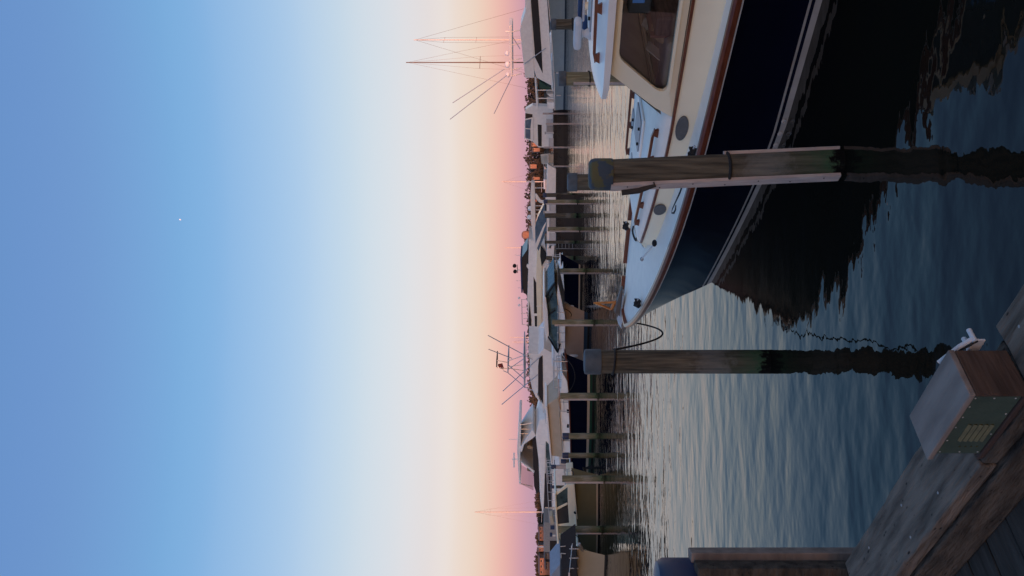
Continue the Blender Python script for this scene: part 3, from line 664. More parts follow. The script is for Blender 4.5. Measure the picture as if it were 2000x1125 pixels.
# --- olive cabin boat
F, t = boat('cabin_boat', 'olive hulled boat with white wheelhouse and two big side windows', 'boat', 197, 1170, (0, 0), R(18))
pt_, sh_ = hull(t, 6.2, 2.5, 1.42, .95, .42, OLIVE, ((.06, ANTIF_SHADE, 'bottom_paint'), (.14, TANC, 'boot_stripe')), rub=CREAM)
dress(t, pt_, sh_, (.02, .16, .35, 3), ())
ly = -1.05
outer = yx([(1083, 972), (1088, 1063), (1119, 1063), (1130, 1035), (1120, 975), (1118, 946), (1112, 943)])
slab(F, t, 'coaming', yx([(1108, 948), (1122, 946), (1127, 1000), (1134, 1062), (1114, 1062), (1110, 1000)]), ly, CREAM)
slab(F, t, 'roof', yx([(1083, 966), (1086, 962), (1092, 1062), (1088, 1063), (1084, 1000)]), ly-.1, CREAM)
slab(F, t, 'windshield_post', yx([(1085, 964), (1087, 968), (1110, 951), (1108, 946)]), ly, CREAM, ly+.12)
slab(F, t, 'door_post', yx([(1086, 992), (1087, 997), (1109, 986), (1108, 981)]), ly, CREAM, ly+.12)
slab(F, t, 'aft_post', yx([(1088, 1024), (1089, 1029), (1113, 1027), (1112, 1021)]), ly, CREAM, ly+.12)
pane(F, t, yx([(1087, 966), (1109, 951), (1108, 981), (1087, 991)]), ly+.04, TEAL)
pane(F, t, yx([(1088, 997), (1109, 988), (1112, 1020), (1090, 1025)]), ly+.04, mat('grey side glass', (.05, .045, .045), .3, spec=.25))
slab(F, t, 'interior_box', yx([(1091, 998), (1098, 997), (1099, 1022), (1092, 1023)]), .2, WHITE, .5)
slab(F, t, 'far_wall', yx([(1086, 966), (1109, 951), (1113, 1024), (1089, 1028)]), .95, DARKW, 1.0)
slab(F, t, 'stern_canvas', yx([(1091, 1042), (1094, 1060), (1116, 1066), (1124, 1058), (1118, 1042)]), ly-.03, mat('pale green striped canvas', (.42, .46, .36), .9, (.12, .2, .15), 2.2, (1, 1, 5), edge=(.44, .5)), ly+.8)
for y in (994, 1046): rod(F, t, 'roof_light', (1125-y, 1079), (1125-y, 1085), ly+.3, .05, STEEL)
slab(F, t, 'life_raft', yx([(1073, 1009), (1079, 1008), (1082, 1024), (1075, 1026)]), ly+.2, TANC, ly+.7)
MB().tube([P3(F, 1125-1000, 1122, ly-.2), P3(F, 1125-1003, 1124, ly-.2)], .05, 8).obj('hull_vent', BLACKP, t, True)

# --- grey tan boat at the left edge
F, t = boat('sport_cruiser', 'grey tan sport cruiser with dark canopy and anchor at the bow', 'boat', 40, 1184, (0, 0), R(42))
pt_, sh_ = hull(t, 8, 3.0, 1.55, 1.25, .75, GREYT, ((.07, ANTIF_SHADE, 'bottom_paint'),), rub=WHITE)
dress(t, pt_, sh_, (.03, .4, .5, 6), ())
slab(F, t, 'canopy', yx([(1096, 1122), (1095, 1190), (1128, 1190), (1127, 1108)]), -1.05, mat('charcoal canopy', (.04, .036, .036), .9, spec=.1), inset=lambda x, z: max(0, z-1.5)*.35)
pane(F, t, yx([(1110, 1118), (1113, 1118), (1114, 1160), (1110, 1160)]), -1.0, ALUM, 'canopy_trim')
for y in (1072, 1090, 1110): rod(F, t, 'stanchion', (1125-y, 1112), (1125-y, 1130), -1.0, .02, STEEL)
rod(F, t, 'bow_rail', (1125-1062, 1118), (1125-1118, 1112), -1.0, .02, STEEL)
MB().tube([P3(F, 1125-1062, 1131, 0), P3(F, 1125-1070, 1136, 0), P3(F, 1125-1080, 1140, 0)], .07, 6).obj('anchor', GALV, t, True)
F, t = boat('shade_sail_boat', 'pale blue boat cover peaked behind the dark canopy boat', 'boat', 10, 1140, (0, 0), R(40))
hull(t, 5, 2.2, 1.3, 1, .6, WHITE, (), rub=None)
slab(F, t, 'boat_cover', yx([(1094, 1102), (1074, 1126), (1076, 1150), (1098, 1160), (1100, 1110)]), -.9, mat('pale blue cover', (.3, .35, .42), .85))
# fish dock clutter far left
F, t = boat('work_boat', 'grey work boat with dark open wheelhouse under the far houses', 'boat', 90, 1110, (0, 0), R(20))
hull(t, 8, 3.2, 1.6, 1.2, 1, GALV, (), rub=BLACKP)
slab(F, t, 'wheelhouse', yx([(1062, 1020), (1062, 1078), (1096, 1078), (1096, 1024)]), -1.2, GALV)
pane(F, t, yx([(1075, 1026), (1083, 1026), (1083, 1034), (1075, 1034)]), -1.2, BLUEC); pane(F, t, yx([(1074, 1056), (1090, 1056), (1090, 1076), (1074, 1076)]), -1.2)
pane(F, t, yx([(1074, 1040), (1079, 1040), (1079, 1048), (1074, 1048)]), -1.2, BLUEC)
rod(F, t, 'mast', (1125-1068, 1051), (1125-1068, 1062), 0, .06, WHITE)

# ------------------------------------------------------------------ lines and gear about the slips
def line(a, b, sag, label, r=.025):
    a = Vector(a); b = Vector(b); pts = []
    for k in range(13):
        q = k/12; p = a.lerp(b, q); p.z -= 4*sag*q*(1-q); pts.append(p)
    tag(MB().tube(pts, r, 5).obj('mooring_line', BLACKR, None, True), label, 'rope')
line(at(522, 1103, 46), at(495, 1096, 46.5), .5, 'dark line from the taupe cruiser bow to its green piling')
line(at(424, 1107, 42), at(351, 1103, 40.8), .5, 'dark line from the tan canvas boat bow to its green piling')
line(at(206, 1116, 38), at(190, 1108, 35.4), .2, 'dark line from the olive boat bow to its green piling')
line(at(618, 1100, 56), at(596, 1090, 52), .4, 'dark line from the small navy boat bow to its green piling')
line(at(640, 1070, 77), at(677, 1082, 57), .5, 'dark line from the white express yacht to the dark dock piling')
line(at(60, 1130, 34), at(91, 1103, 36.6), .3, 'dark line from the grey tan cruiser bow to a green piling')
line(at(911, 1086, 94), at(903, 1072, 96), .3, 'dark stern line from the light blue sportfisher to the pale post')
for k, (u, v, lb) in enumerate([(268, 1119, 'black meter box with white sticker on the short black dock, beside the first navy cap'), (244, 1119, 'black meter box with white sticker on the short black dock, beside the green piling')]):
    g = ground(u, 1156); mt = thing('meter_box', lb, 'meter box', (g.x, g.y-.02, .42))
    MB().box(-.26, .26, -.14, 0, 0, .62).obj('case', BLACKP, mt, bevel=.03); MB().box(-.1, .1, -.146, -.1405, .3, .42).obj('sticker', WHITEP, mt)
for k, (u, v, zt, lb, m_) in enumerate([(660, 1121, 1.55, 'white dock box on the dark dock beside the ladder', WHITEP), (690, 1121, 1.55, 'grey dock box on the dark dock between two pilings', GALV),
        (725, 1121, 1.55, 'white dock box on the dark dock by the bright blue cap', WHITEP), (770, 1101, 1.25, 'pale dock box at the near end of the long dock', WHITEP), (818, 1101, 1.25, 'tan dock box midway along the long dock', TANC), (850, 1101, 1.25, 'white dock box below the dark cabin windows', WHITEP)]):
    g = ground(u, v); q = thing('dock_box', lb, 'dock box', (g.x, g.y+1.4, zt))
    MB().box(-.55, .55, -.3, .3, 0, .5).obj('body', m_, q, bevel=.03); MB().box(-.58, .58, -.33, .33, .503, .6).obj('lid', m_, q, bevel=.03)
for k, (u, v, zt, lb) in enumerate([(712, 1121, 1.55, 'slim white power pedestal on the dark dock'), (788, 1101, 1.25, 'slim white power pedestal on the long dock before the skiff'), (868, 1101, 1.25, 'slim white power pedestal on the long dock near the bait tank')]):
    g = ground(u, v); q = thing('power_pedestal', lb, 'pedestal', (g.x, g.y+.9, zt))
    MB().box(-.12, .12, -.1, .1, 0, 1.0).obj('post', WHITEP, q, bevel=.02); MB().box(-.15, .15, -.13, .13, 1.003, 1.12).obj('lamp_hood', GALV, q, bevel=.02)

# ------------------------------------------------------------------ far houses and trees in the last sun
def house(label, y0, y1, x0, x1, Y, wall, roof_h=.35):
    u0, u1 = 1125-y1, 1125-y0; a = at(u0, x1, Y); b = at(u1, x0, Y); w = b.x-a.x; zt = b.z; zb = max(.2, a.z)
    t = thing('shore_house', label, 'house', (a.x, Y, zb), 0, 'houses on the far shore')
    h = zt-zb; hr = h*roof_h
    MB().box(0, w, 0, w*.7+2, -2, h-hr).obj('wall', wall, t)
    MB().add([(-.3, -.3, h-hr), (w+.3, -.3, h-hr), (w+.3, w*.7+2.3, h-hr), (-.3, w*.7+2.3, h-hr), (-.1, w*.35+1, h), (w+.1, w*.35+1, h)],
             [(0, 1, 5, 4), (2, 3, 4, 5), (1, 2, 5), (3, 0, 4), (0, 3, 2, 1)]).obj('roof', HOUSER, t)
    n = max(2, int(w/1.8))
    for k in range(n):
        wx = w*(k+.5)/n; wo = MB().box(wx-.4, wx+.4, -.06, 0.02, (h-hr)*.35, (h-hr)*.8).obj('window', DKGL, t)
        MB().box(wx-.45, wx+.45, -.09, .02, (h-hr)*.28, (h-hr)*.33).obj('sill', WHITE, wo)
HS = [('narrow sunlit house left of the far mast', 1029, 1036, 1050, 1058, 280), ('broad orange sunlit house between round trees', 1036, 1056, 1051, 1060, 285),
      ('small sunlit house between dark round trees', 1065, 1077, 1050, 1058, 290), ('low sunlit boathouse at the water under the trees', 1081, 1092, 1062, 1070, 240),
      ('long orange sunlit house at the end of the shore', 1090, 1123, 1051, 1061, 285), ('white gabled boathouse below the long orange house', 1098, 1112, 1063, 1071, 240),
      ('small orange house among the woods right of the dock', 321, 329, 1033, 1038, 295), ('orange cottage beside the white cabin cruiser', 279, 286, 1036, 1042, 290), ('low orange shed in the woods past the cottage', 289, 296, 1039, 1044, 290),
      ('sunlit cottage just behind the white radar domes', 429, 434, 1037, 1042, 285), ('low orange cottage between two taller gables', 436, 441, 1038, 1044, 285), ('tall sunlit gable house behind the radar domes', 444, 450, 1033, 1043, 280),
      ('low sunlit shed under the orange tank', 462, 470, 1032, 1037, 290), ('pale low shed beyond the orange tank', 473, 482, 1032, 1037, 290), ('tiny orange house above the arch', 346, 351, 1039, 1044, 290), ('tiny orange shed beside the arch hardtop', 390, 394, 1034, 1038, 290)]
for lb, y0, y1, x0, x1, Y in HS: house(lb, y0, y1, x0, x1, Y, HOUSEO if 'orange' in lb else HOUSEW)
p = at(1125-459, 1034, 300)
t = thing('water_tank', 'round orange sunlit tank standing above the far woods', 'tank', (p.x, p.y, 0))
MB().lathe([(.9, 0), (.9, p.z-1)], n=10).obj('tank_leg', HOUSEO, t, True)
MB().lathe([(.9, p.z-1), (1.5, p.z), (1.7, p.z+1.2), (1.5, p.z+2.4), (.8, p.z+3.0), (.01, p.z+3.1)], n=16).obj('tank_bowl', HOUSEO, t, True)
for i, (y, x0, r_) in enumerate([(1048, 1047, 2.0), (1056, 1050, 1.7), (1079, 1048, 2.2), (1086, 1053, 1.8), (1095, 1048, 2.0), (1110, 1046, 2.3), (1121, 1050, 2.0), (1062, 1053, 1.4)]):
    p = at(1125-y, x0, 296); n_ = ['tallest', 'slim', 'wide', 'low', 'ragged', 'highest round', 'last', 'little'][i]
    t = thing('shore_tree', n_+' dark round tree among the sunlit houses on the far shore', 'tree', (p.x, p.y, 0), 0, 'round trees on the far shore')
    mb = MB(); rr = random.Random(i); leaf_cloud(mb, (0, 0, p.z-r_), r_, r_*1.1, 260, .45, rr); leaf_cloud(mb, (r_*.5, 0, p.z-r_*1.5), r_*.7, r_*.8, 120, .45, rr)
    mb.obj('crown', TREEF, t)
    m2 = MB().tube([(0, 0, 0), (0, 0, p.z-r_)], .3, 7, .15); m2.tube([(0, 0, p.z-r_*1.6), (.8, .2, p.z-r_*.6)], .12, 5, .05); m2.obj('trunk', BARK, t)

# ------------------------------------------------------------------ the navy boat in the foreground
TH = .745; BF = Frame((-.614, 13.992), (-math.sin(TH), math.cos(TH)))
boat_t = thing('motor_boat', 'navy hulled downeast motor boat with cream cabin and mahogany rails', 'boat', (BF.o.x, BF.o.y, 0), BF.rz)
LOA = 11.2
def sheer_b(s):
    k = min(1, max(0, s/5.239)); b = 2.013*max(0, 1-(1-k)**1.722)**.741*(1 - .004*max(0, s-6)**2)
    return min(b, bow_round(s-.3)) if s < .76 else b
def bow_round(d): return .69*math.sqrt(max(0, 1-(1-min(1, max(0, d)/.46))**2))      # blunt rounded bow
def sheer_z(s): return .967+.55*max(0, 1-s/13.989)**2
S0 = 1.056
def hull_pt(k, z, sd):
    """k 0..1 from stem to stern along each waterplane, z height"""
    q0 = max(0, min(1, z/1.42)); s_off = S0*(1-q0)**1.1; s_stem = s_off + .3*q0**2
    s = s_stem + (LOA-s_stem)*k; q = max(0, min(1, z/(sheer_z(s)-.04)))**1.35
    Lf = 4.2+(5.239-4.2)*q; p = 1.25+(1.722-1.25)*q; e = 1+(.741-1)*q; B = 1.30+.012*s+(2.013-1.30-.012*s)*q
    u = min(1, max(0, (s-s_off)/Lf)); b = B*max(0, 1-(1-u)**p)**e*(1-.004*max(0, s-6)**2)
    if s-s_stem < .46: b = min(b, bow_round(s-s_stem))
    if z < 0: b *= max(0, 1+z*.7)
    return (-s, sd*max(b, .01), z)
KS = [(i/40)**1.6 for i in range(41)]
def hull_skin(z0, z1, name, m, rows=6):
    for_sides = []
    mb = MB(); grid = []
    for k in KS:
        col = []
        for j in range(rows+1):
            if z1 is None:
                # up to the sheer: follow the sheer height at that station
                s_g = LOA*k; z = z0 + (sheer_z(s_g)-.1-z0)*j/rows
            else: z = z0+(z1-z0)*j/rows
            col.append(z)
        grid.append(col)
    n = rows+1
    for sd in (1, -1):
        mb.loft([[hull_pt(k, z, sd) for z in col] for k, col in zip(KS, grid)])
    e = [hull_pt(1, z, 1) for z in grid[-1][::-1]] + [hull_pt(1, z, -1) for z in grid[-1]]
    mb.add(e, [tuple(range(len(e)))])
    return mb.obj(name, m, boat_t, True)
hull_skin(-.5, 0.0, 'bottom', ANTIF_SHADE, 3)
hull_skin(0.0, .075, 'lower_boot_stripe', BOOT, 1)
hull_skin(.075, .118, 'dark_band', NAVY, 1)
hull_skin(.118, .15, 'upper_boot_stripe', BOOT, 1)
hull_skin(.15, None, 'hull', NAVY, 9)
SS = [.3, .303, .312, .33, .36, .4, .46, .54, .64, .76, .9, 1.1, 1.35, 1.6, 1.9, 2.2, 2.6, 3, 3.5, 4, 4.5, 5, 5.5, 6, 6.6, 7.2, 8, 9, 10, 11.2]
def rail_run(s0, s1, sd, prof, name, m, parent):
    ss = [s0] + [s for s in SS if s0 < s < s1] + [s1]; rows = []
    for s in ss:
        d = .01; n = Vector((1, (sheer_b(s+d)-sheer_b(max(.3, s-d)))/(s+d-max(.3, s-d)))).normalized()   # along curve in (s, b)
        nx, ny = -(-n.y), n.x           # outward normal in (s,b): (-n.y, n.x)
        rows.append([(-(s - n.y*o), sd*(sheer_b(s)+n.x*o), sheer_z(s)+h) for o, h in prof])
    return MB().loft(rows, True, True).obj(name, m, parent, True)
TOE = [(.02, -.085), (.035, -.03), (.02, .0), (-.035, .0), (-.04, -.05), (-.03, -.085)]
rail_run(.3, 11.2, 1, TOE, 'toe_rail', MAHOG, boat_t)
for a, b in ((.3, .6), (.8, 1.36), (1.5, 11.2)): rail_run(a, b, -1, TOE, 'toe_rail', MAHOG, boat_t)
for sd in (1, -1): rail_run(.3, 11.2, sd, [(.0, -.106), (.014, -.104), (.014, -.091), (.0, -.087)], 'rub_strip', BOOT, boat_t)
# deck
dk = []
for s in SS:
    b = max(.002, sheer_b(s)-.02); z = sheer_z(s)-.07
    dk.append([(-s, b*q, z + .03*(1-q*q)) for q in (1, .75, .5, .25, 0, -.25, -.5, -.75, -1)])
MB().loft(dk).obj('deck', DECKW, boat_t, True)
# trunk cabin and pilothouse
def tw(s):
    pts = [(2.62, .62), (2.75, .8), (3.2, .97), (3.84, 1.16), (4.5, 1.32), (5.2, 1.44), (6.2, 1.52), (7.2, 1.56), (11, 1.58)]
    for (a, b), (c, d) in zip(pts, pts[1:]):
        if s <= c: return b+(d-b)*max(0, (s-a))/(c-a)
    return 1.58
def trim_z(s): return 1.45 - .07*min(1, max(0, (s-2.7)/2.2))
TS = [2.62, 2.75, 2.95, 3.2, 3.5, 3.84, 4.2, 4.5, 4.85, 5.2, 5.5, 5.9, 6.2, 6.7, 7.2, 8, 9, 9.6]
for sd in (1, -1):
    MB().loft([[(-s, sd*(tw(s)+.06*max(0, 1-(s-2.6)/2)), sheer_z(s)-.06), (-s, sd*(tw(s)+.02*max(0, 1-(s-2.6)/2)-.01), sheer_z(s)+.08), (-s, sd*(tw(s)-.025), trim_z(s)-.015)] for s in TS]).obj('cabin_side', CREAM, boat_t, True)
    MB().loft([[(-s, sd*(tw(s)-.03), trim_z(s)-.018), (-s, sd*(tw(s)-.004), trim_z(s)-.016), (-s, sd*(tw(s)-.004), trim_z(s)+.016), (-s, sd*(tw(s)-.04), trim_z(s)+.018)] for s in TS], True, True).obj('cove_trim', MAHOG, boat_t, True)
MB().tube([(-2.62+.16*(1-q*q), .6*q, trim_z(2.62)+.004) for q in (1, .8, .5, .2, -.2, -.5, -.8, -1)], .016, 6).obj('cove_trim', MAHOG, boat_t, True)
def top_z(s): return trim_z(s)+.10+.05*min(1, max(0, (s-2.7)/2.5))
TR = [s for s in TS if s <= 5.5]
rows = []
for s in TR:
    w = tw(s); q = min(1, (s-2.55)/.4)
    rows.append([(-s, sd*w*f, trim_z(s)+.014+(top_z(s)-trim_z(s))*g*q) for sd, f, g in
                 [(1, .97, 0), (1, .95, .35), (1, .9, .62), (1, .8, .8), (1, .55, .95), (1, .25, 1.03), (1, 0, 1.05), (-1, .25, 1.03), (-1, .55, .95), (-1, .8, .8), (-1, .9, .62), (-1, .95, .35), (-1, .97, 0)]])
MB().loft(rows).obj('trunk_top', DECKW, boat_t, True)
fr = [[(-2.62, .62*q, trim_z(2.62)+.02+.02*(1-abs(q))), (-2.45, .5*q, trim_z(2.62)-.06), (-2.3, .45*q, sheer_z(2.3)-.02)] for q in (1, .6, .2, -.2, -.6, -1)]
MB().loft(fr).obj('trunk_front', DECKW, boat_t, True)
for sd in (1, -1):
    MB().add([(-2.62, sd*.62, sheer_z(2.62)-.06), (-2.62, sd*.6, trim_z(2.62)), (-2.45, sd*.5, trim_z(2.62)-.06), (-2.3, sd*.45, sheer_z(2.3)-.05)], [(0, 1, 2, 3)]).obj('trunk_corner', CREAM, boat_t)

# pilothouse side with its window opening (s, z outlines with equal counts)
def rnd_poly(pts, r, n=4):
    out = []
    for i, p in enumerate(pts):
        p = Vector(p); a = (Vector(pts[i-1])-p); b = (Vector(pts[(i+1) % len(pts)])-p); ra = min(r, a.length*.45); rb = min(r, b.length*.45)
        A = p+a.normalized()*ra; B = p+b.normalized()*rb
        for k in range(n+1):
            q = k/n; out.append(tuple((1-q)**2*A + 2*q*(1-q)*p + q*q*B))
    return out
def wy(s, z): return tw(s) - .028 - .10*max(0, z-1.4)
win = [(5.80, 1.505), (5.78, 1.60), (6.20, 2.085), (8.2, 2.10), (8.2, 1.52)]
out_ = [(5.42, 1.40), (5.55, 1.62), (5.99, 2.175), (8.7, 2.185), (8.7, 1.40)]
wr = rnd_poly(win, .09); orr = rnd_poly(out_, .001)
for sd in (1, -1):
    a = [(-s, sd*wy(s, z), z) for s, z in orr]; b = [(-s, sd*(wy(s, z)), z) for s, z in wr]; c = [(-s, sd*(wy(s, z)-.05), z) for s, z in wr]
    n = len(a)
    MB().loft([a, b, c], True).obj('pilothouse_side', CREAM, boat_t)
    cen = [(-(s), sd*(wy(s, z)-.035), z) for s, z in wr]
    MB().add(cen, [tuple(range(n))]).obj('window_pane', glass('boat window glass', (.85, .86, .88), 1.45), boat_t)
    wr2 = rnd_poly([(5.73, 1.47), (5.72, 1.61), (6.17, 2.12), (8.27, 2.135), (8.27, 1.485)], .1)
    MB().loft([[(-s, sd*(wy(s, z)+.001), z) for s, z in wr2], [(-s, sd*(wy(s, z)+.016), z) for s, z in wr2], [(-s, sd*(wy(s, z)+.016), z) for s, z in wr], [(-s, sd*(wy(s, z)-.001), z) for s, z in wr]], True).obj('window_surround', CREAM, boat_t, True)
# windshield: three raked panes with frames
for y0, y1 in ((1.36, .48), (.44, -.44), (-.48, -1.36)):
    def wsp(y, q): return (-(5.56+.44*q) + .22*(1-(y/1.4)**2), y*(1-.03*q), 1.60+.575*q)
    MB().add([wsp(y0, .05), wsp(y1, .05), wsp(y1, .95), wsp(y0, .95)], [(0, 1, 2, 3)]).obj('windshield_pane', glass('boat window glass', (.85, .86, .88), 1.45), boat_t)
    for qa, qb, ya, yb in ((0, 1, y0, y0), (0, 1, y1, y1), (.0, .0, y0, y1), (1, 1, y0, y1)):
        MB().tube([wsp(ya, qa), wsp(yb, qb)], .028, 6).obj('windshield_frame', BLACKP if qa != qb else CREAM, boat_t)
for y in (1.0, .0):
    MB().tube([(-5.5+.24*(1-(y/1.4)**2), y, 1.62), (-5.66+.24*(1-((y-.3)/1.4)**2), y-.3, 1.86), (-5.7+.24*(1-((y-.5)/1.4)**2), y-.5, 1.93)], .012, 5).obj('wiper', BLACKP, boat_t)
MB().loft([[(-5.4, w, 1.56), (-5.62, w, 1.63)] for w in (1.4, .7, 0, -.7, -1.4)]).obj('windshield_sill', CREAM, boat_t)
# pilothouse roof, crowned, with a visor
rows = []
RS = [5.5, 5.56, 5.66, 5.85, 6.2, 6.8, 7.5, 8.3, 9.2]
def roof_w(s): return [.95, 1.2, 1.42, 1.5, 1.54, 1.56, 1.57, 1.57, 1.56][RS.index(s)]
for s in RS:
    w = roof_w(s); lo = [2.245, 2.222, 2.198, 2.184, 2.18, 2.18, 2.18, 2.18, 2.18][RS.index(s)]; hgt = [.02, .05, .09, .12, .14, .15, .155, .155, .15][RS.index(s)]
    top = [(-s + .12*(1-(q)**2)*(1 if s < 6 else 0), w*q, lo + hgt*(1-.55*abs(q)**3) + .035*(1-q*q)) for q in (1, .93, .8, .6, .3, 0, -.3, -.6, -.8, -.93, -1)]
    bot = [(-s + .12*(1-(q)**2)*(1 if s < 6 else 0), w*q, lo-.012) for q in (-1, -.6, 0, .6, 1)]
    rows.append(top+bot)
roof = MB().loft(rows, True, True).obj('roof', WHITE, boat_t, True)
def grab(pts, name, parent, h=.06, nleg=3, wd=.035):
    """a mahogany hand rail: a bar on shaped feet"""
    P = [Vector(p) for p in pts]; n = len(P)
    def pos(q):
        x = q*(n-1); i = min(n-2, int(x)); return P[i].lerp(P[i+1], x-i)
    rows = []
    for k in range(17):
        c = pos(k/16); d = (pos(min(1, k/16+.02))-pos(max(0, k/16-.02))).normalized(); sdv = Vector((-d.y, d.x, 0)).normalized()*wd/2; z0 = h*.55; zz = h if 0 < k < 16 else h*.7
        rows.append([c-sdv+Vector((0, 0, z0)), c+sdv+Vector((0, 0, z0)), c+sdv+Vector((0, 0, zz)), c-sdv+Vector((0, 0, zz))])
    r = MB().loft(rows, True, True).obj(name, MAHOG, parent, True)
    for k in range(nleg):
        q = .03+.94*k/(nleg-1); c = pos(q); d = (pos(min(1, q+.03))-pos(max(0, q-.03))).normalized(); sdv = Vector((-d.y, d.x, 0)).normalized()*wd/2.2
        b = c-d*.07; e = c+d*.07; b2 = c-d*.04; e2 = c+d*.04; z = Vector((0, 0, h*.6)); zo = Vector((0, 0, -.012))
        MB().add([b-sdv+zo, e-sdv+zo, e+sdv+zo, b+sdv+zo, b2-sdv+z, e2-sdv+z, e2+sdv+z, b2+sdv+z], [(0,3,2,1),(4,5,6,7),(0,1,5,4),(1,2,6,5),(2,3,7,6),(3,0,4,7)]).obj('rail_foot', MAHOG, r)
    return r
for sd in (1, -1):
    grab([(-6.05, sd*1.27, 2.285), (-7.0, sd*1.3, 2.3), (-8.2, sd*1.3, 2.3)], 'roof_hand_rail', boat_t, .075, 4)
    grab([(-s, sd*(tw(s)*.86), trim_z(s)+.014+(top_z(s)-trim_z(s))*.70) for s in (3.15, 3.6, 4.1, 4.6, 5.1)], 'hand_rail', boat_t, .08, 5, .04)
# hatches on the trunk and the roof, vents
def hatch(x, y, z, lx, ly_, name='deck_hatch', m=HATCH):
    h = MB().prism([(-lx/2, 0), (lx/2, 0), (lx/2, .035), (-lx/2, .035)], -ly_/2, ly_/2).obj(name, WHITE, boat_t, bevel=.015); h.location = (x, y, z)
    pts = rnd_poly([(-lx*.42, -ly_*.42), (lx*.42, -ly_*.42), (lx*.42, ly_*.42), (-lx*.42, ly_*.42)], .07)
    MB().loft([[(a, b, .0365) for a, b in pts], [(a, b, .05) for a, b in pts]], True, True).obj('hatch_lens', m, h)
    for a in (-.2, .2): MB().tube([(a*lx, ly_*.36, .05), (a*lx, ly_*.36, .075)], .022, 8).obj('hatch_latch', BLACKP, h)
    return h
hatch(-4.35, 0.12, 1.545, .62, .62); hatch(-3.35, -.25, 1.512, .42, .42); hatch(-4.95, -.75, 1.53, .35, .3); hatch(-3.9, -.7, 1.505, .34, .3)
hatch(-6.55, .72, 2.335, .8, .55)
# radar and antennas on the roof
MB().lathe([(.085, 0), (.06, .03), (.04, .07), (.06, .10)], (-5.93, .42, 2.345), 14).obj('radar_pedestal', WHITEP, boat_t, True)
sc = MB().box(-.19, .19, -.09, .09, 0, .095).obj('radar_scanner', WHITEP, boat_t, bevel=.04); sc.location = (-5.93, .42, 2.447)
MB().lathe([(.06, 0), (.045, .03), (.045, .05)], (-6.12, .1, 2.35), 12).obj('antenna_pedestal', CREAM, boat_t, True)
MB().box(-6.32, -5.94, .04, .16, 2.402, 2.435).obj('antenna_bar', WHITEP, boat_t, bevel=.014)
MB().box(-6.30, -5.96, .03, .17, 2.438, 2.485).obj('antenna_cover', BLUEC, boat_t, bevel=.018)
MB().box(-5.72, -5.5, -.46, -.3, 2.33, 2.39).obj('canvas_roll', BLUEC, boat_t, bevel=.025)
# portholes on the trunk side
for s, a, h in ((5.27, .185, .075), (3.72, .125, .085)):
    for sd in (1, -1):
        z = 1.262 if s > 5 else 1.315; w = tw(s)+(.022 if s < 5 else 0); dw = (tw(s+.1)-tw(s-.1))/.2
        n = 24
        ring = lambda k, o: [(-(s+a*k*math.cos(2*math.pi*i/n)), sd*(w+dw*a*k*math.cos(2*math.pi*i/n)+o-.014), z+h*k*math.sin(2*math.pi*i/n)) for i in range(n)]
        po = MB().loft([ring(1, 0), ring(1, .018), ring(.93, .022)], True).obj('porthole_rim', PORTL, boat_t, True)
        MB().add(ring(.93, .02), [tuple(range(n))]).obj('porthole_lens', PORTL, po)
# through hull fittings on the boot stripe
for i in range(4):
    s = 5.35-.19*i; o = MB().lathe([(.03, 0), (.03, .012), (.018, .014), (.016, .002)], (0, 0, 0), 12).obj('through_hull', STEEL, boat_t, True)
    b = hull_pt((s-S0)/(LOA-S0), .045, 1); o.location = (b[0], b[1]+.002, .05); o.rotation_euler = (-math.pi/2, 0, 0)
# cleats and chocks with coiled black line
def cleat(x, y, z, coil=True):
    c = MB().tube([(x-.11, y, z+.045), (x-.06, y, z+.055), (x+.06, y, z+.055), (x+.11, y, z+.045)], .012, 6)
    c.tube([(x-.035, y, z-.01), (x-.035, y, z+.05)], .012, 6); c.tube([(x+.035, y, z-.01), (x+.035, y, z+.05)], .012, 6)
    cl = c.obj('cleat', STEEL, boat_t, True)
    if coil:
        pts = []
        for k in range(60):
            a = k*.55; rr = .06+.02*math.sin(k*1.7); pts.append((x+rr*math.cos(a)*1.1, y+rr*math.sin(a)*.7, z+.015+.075*k/60+.012*math.sin(k*2.3)))
        MB().tube(pts, .014, 6).obj('coiled_line', BLACKR, cl, True)
cleat(-1.55, .92, sheer_z(1.55)-.05); cleat(-5.2, 1.83, sheer_z(5.2)-.06); cleat(-1.43, -1.02, sheer_z(1.43)-.03)
tag(MB().tube([ground(u, v, z) for u, v, z in [(790, 1342, 1.15), (768, 1335, 1.16), (750, 1329, 1.17), (732, 1321, 1.18), (716, 1314, 1.19), (709, 1313, 1.19), (709, 1317, 1.19), (716, 1320, 1.185), (724, 1321, 1.18)]], .014, 6).obj('deck_line', BLACKR, None, True), 'black mooring line lying slack along the port side deck', 'rope')
tag(MB().tube([ground(u, v, z) for u, v, z in [(683, 1237, 1.36), (676, 1235, 1.36), (668, 1236, 1.36), (659, 1239, 1.36), (655, 1242, 1.36), (660, 1243, 1.36)]], .014, 6).obj('deck_line', BLACKR, None, True), 'short black line end lying ahead of the trunk cabin', 'rope')
# brush lying on the foredeck
db = thing('deck_brush', 'white handled brush lying on the foredeck ahead of the cabin', 'brush', (BF.o.x, BF.o.y, 0), BF.rz)
A = BF.level(650, 1281, 1.36); B = BF.level(619, 1257, 1.41)
MB().tube([(A[0], A[1], 1.375), (B[0], B[1], 1.44)], .012, 8).obj('handle', WHITEP, db, True)
MB().ball((A[0], A[1], 1.38), .05, .7).obj('brush_head', BLACKP, db, True)
MB().ball((B[0], B[1], 1.435), .035, .8).obj('end_fitting', GALV, db, True)
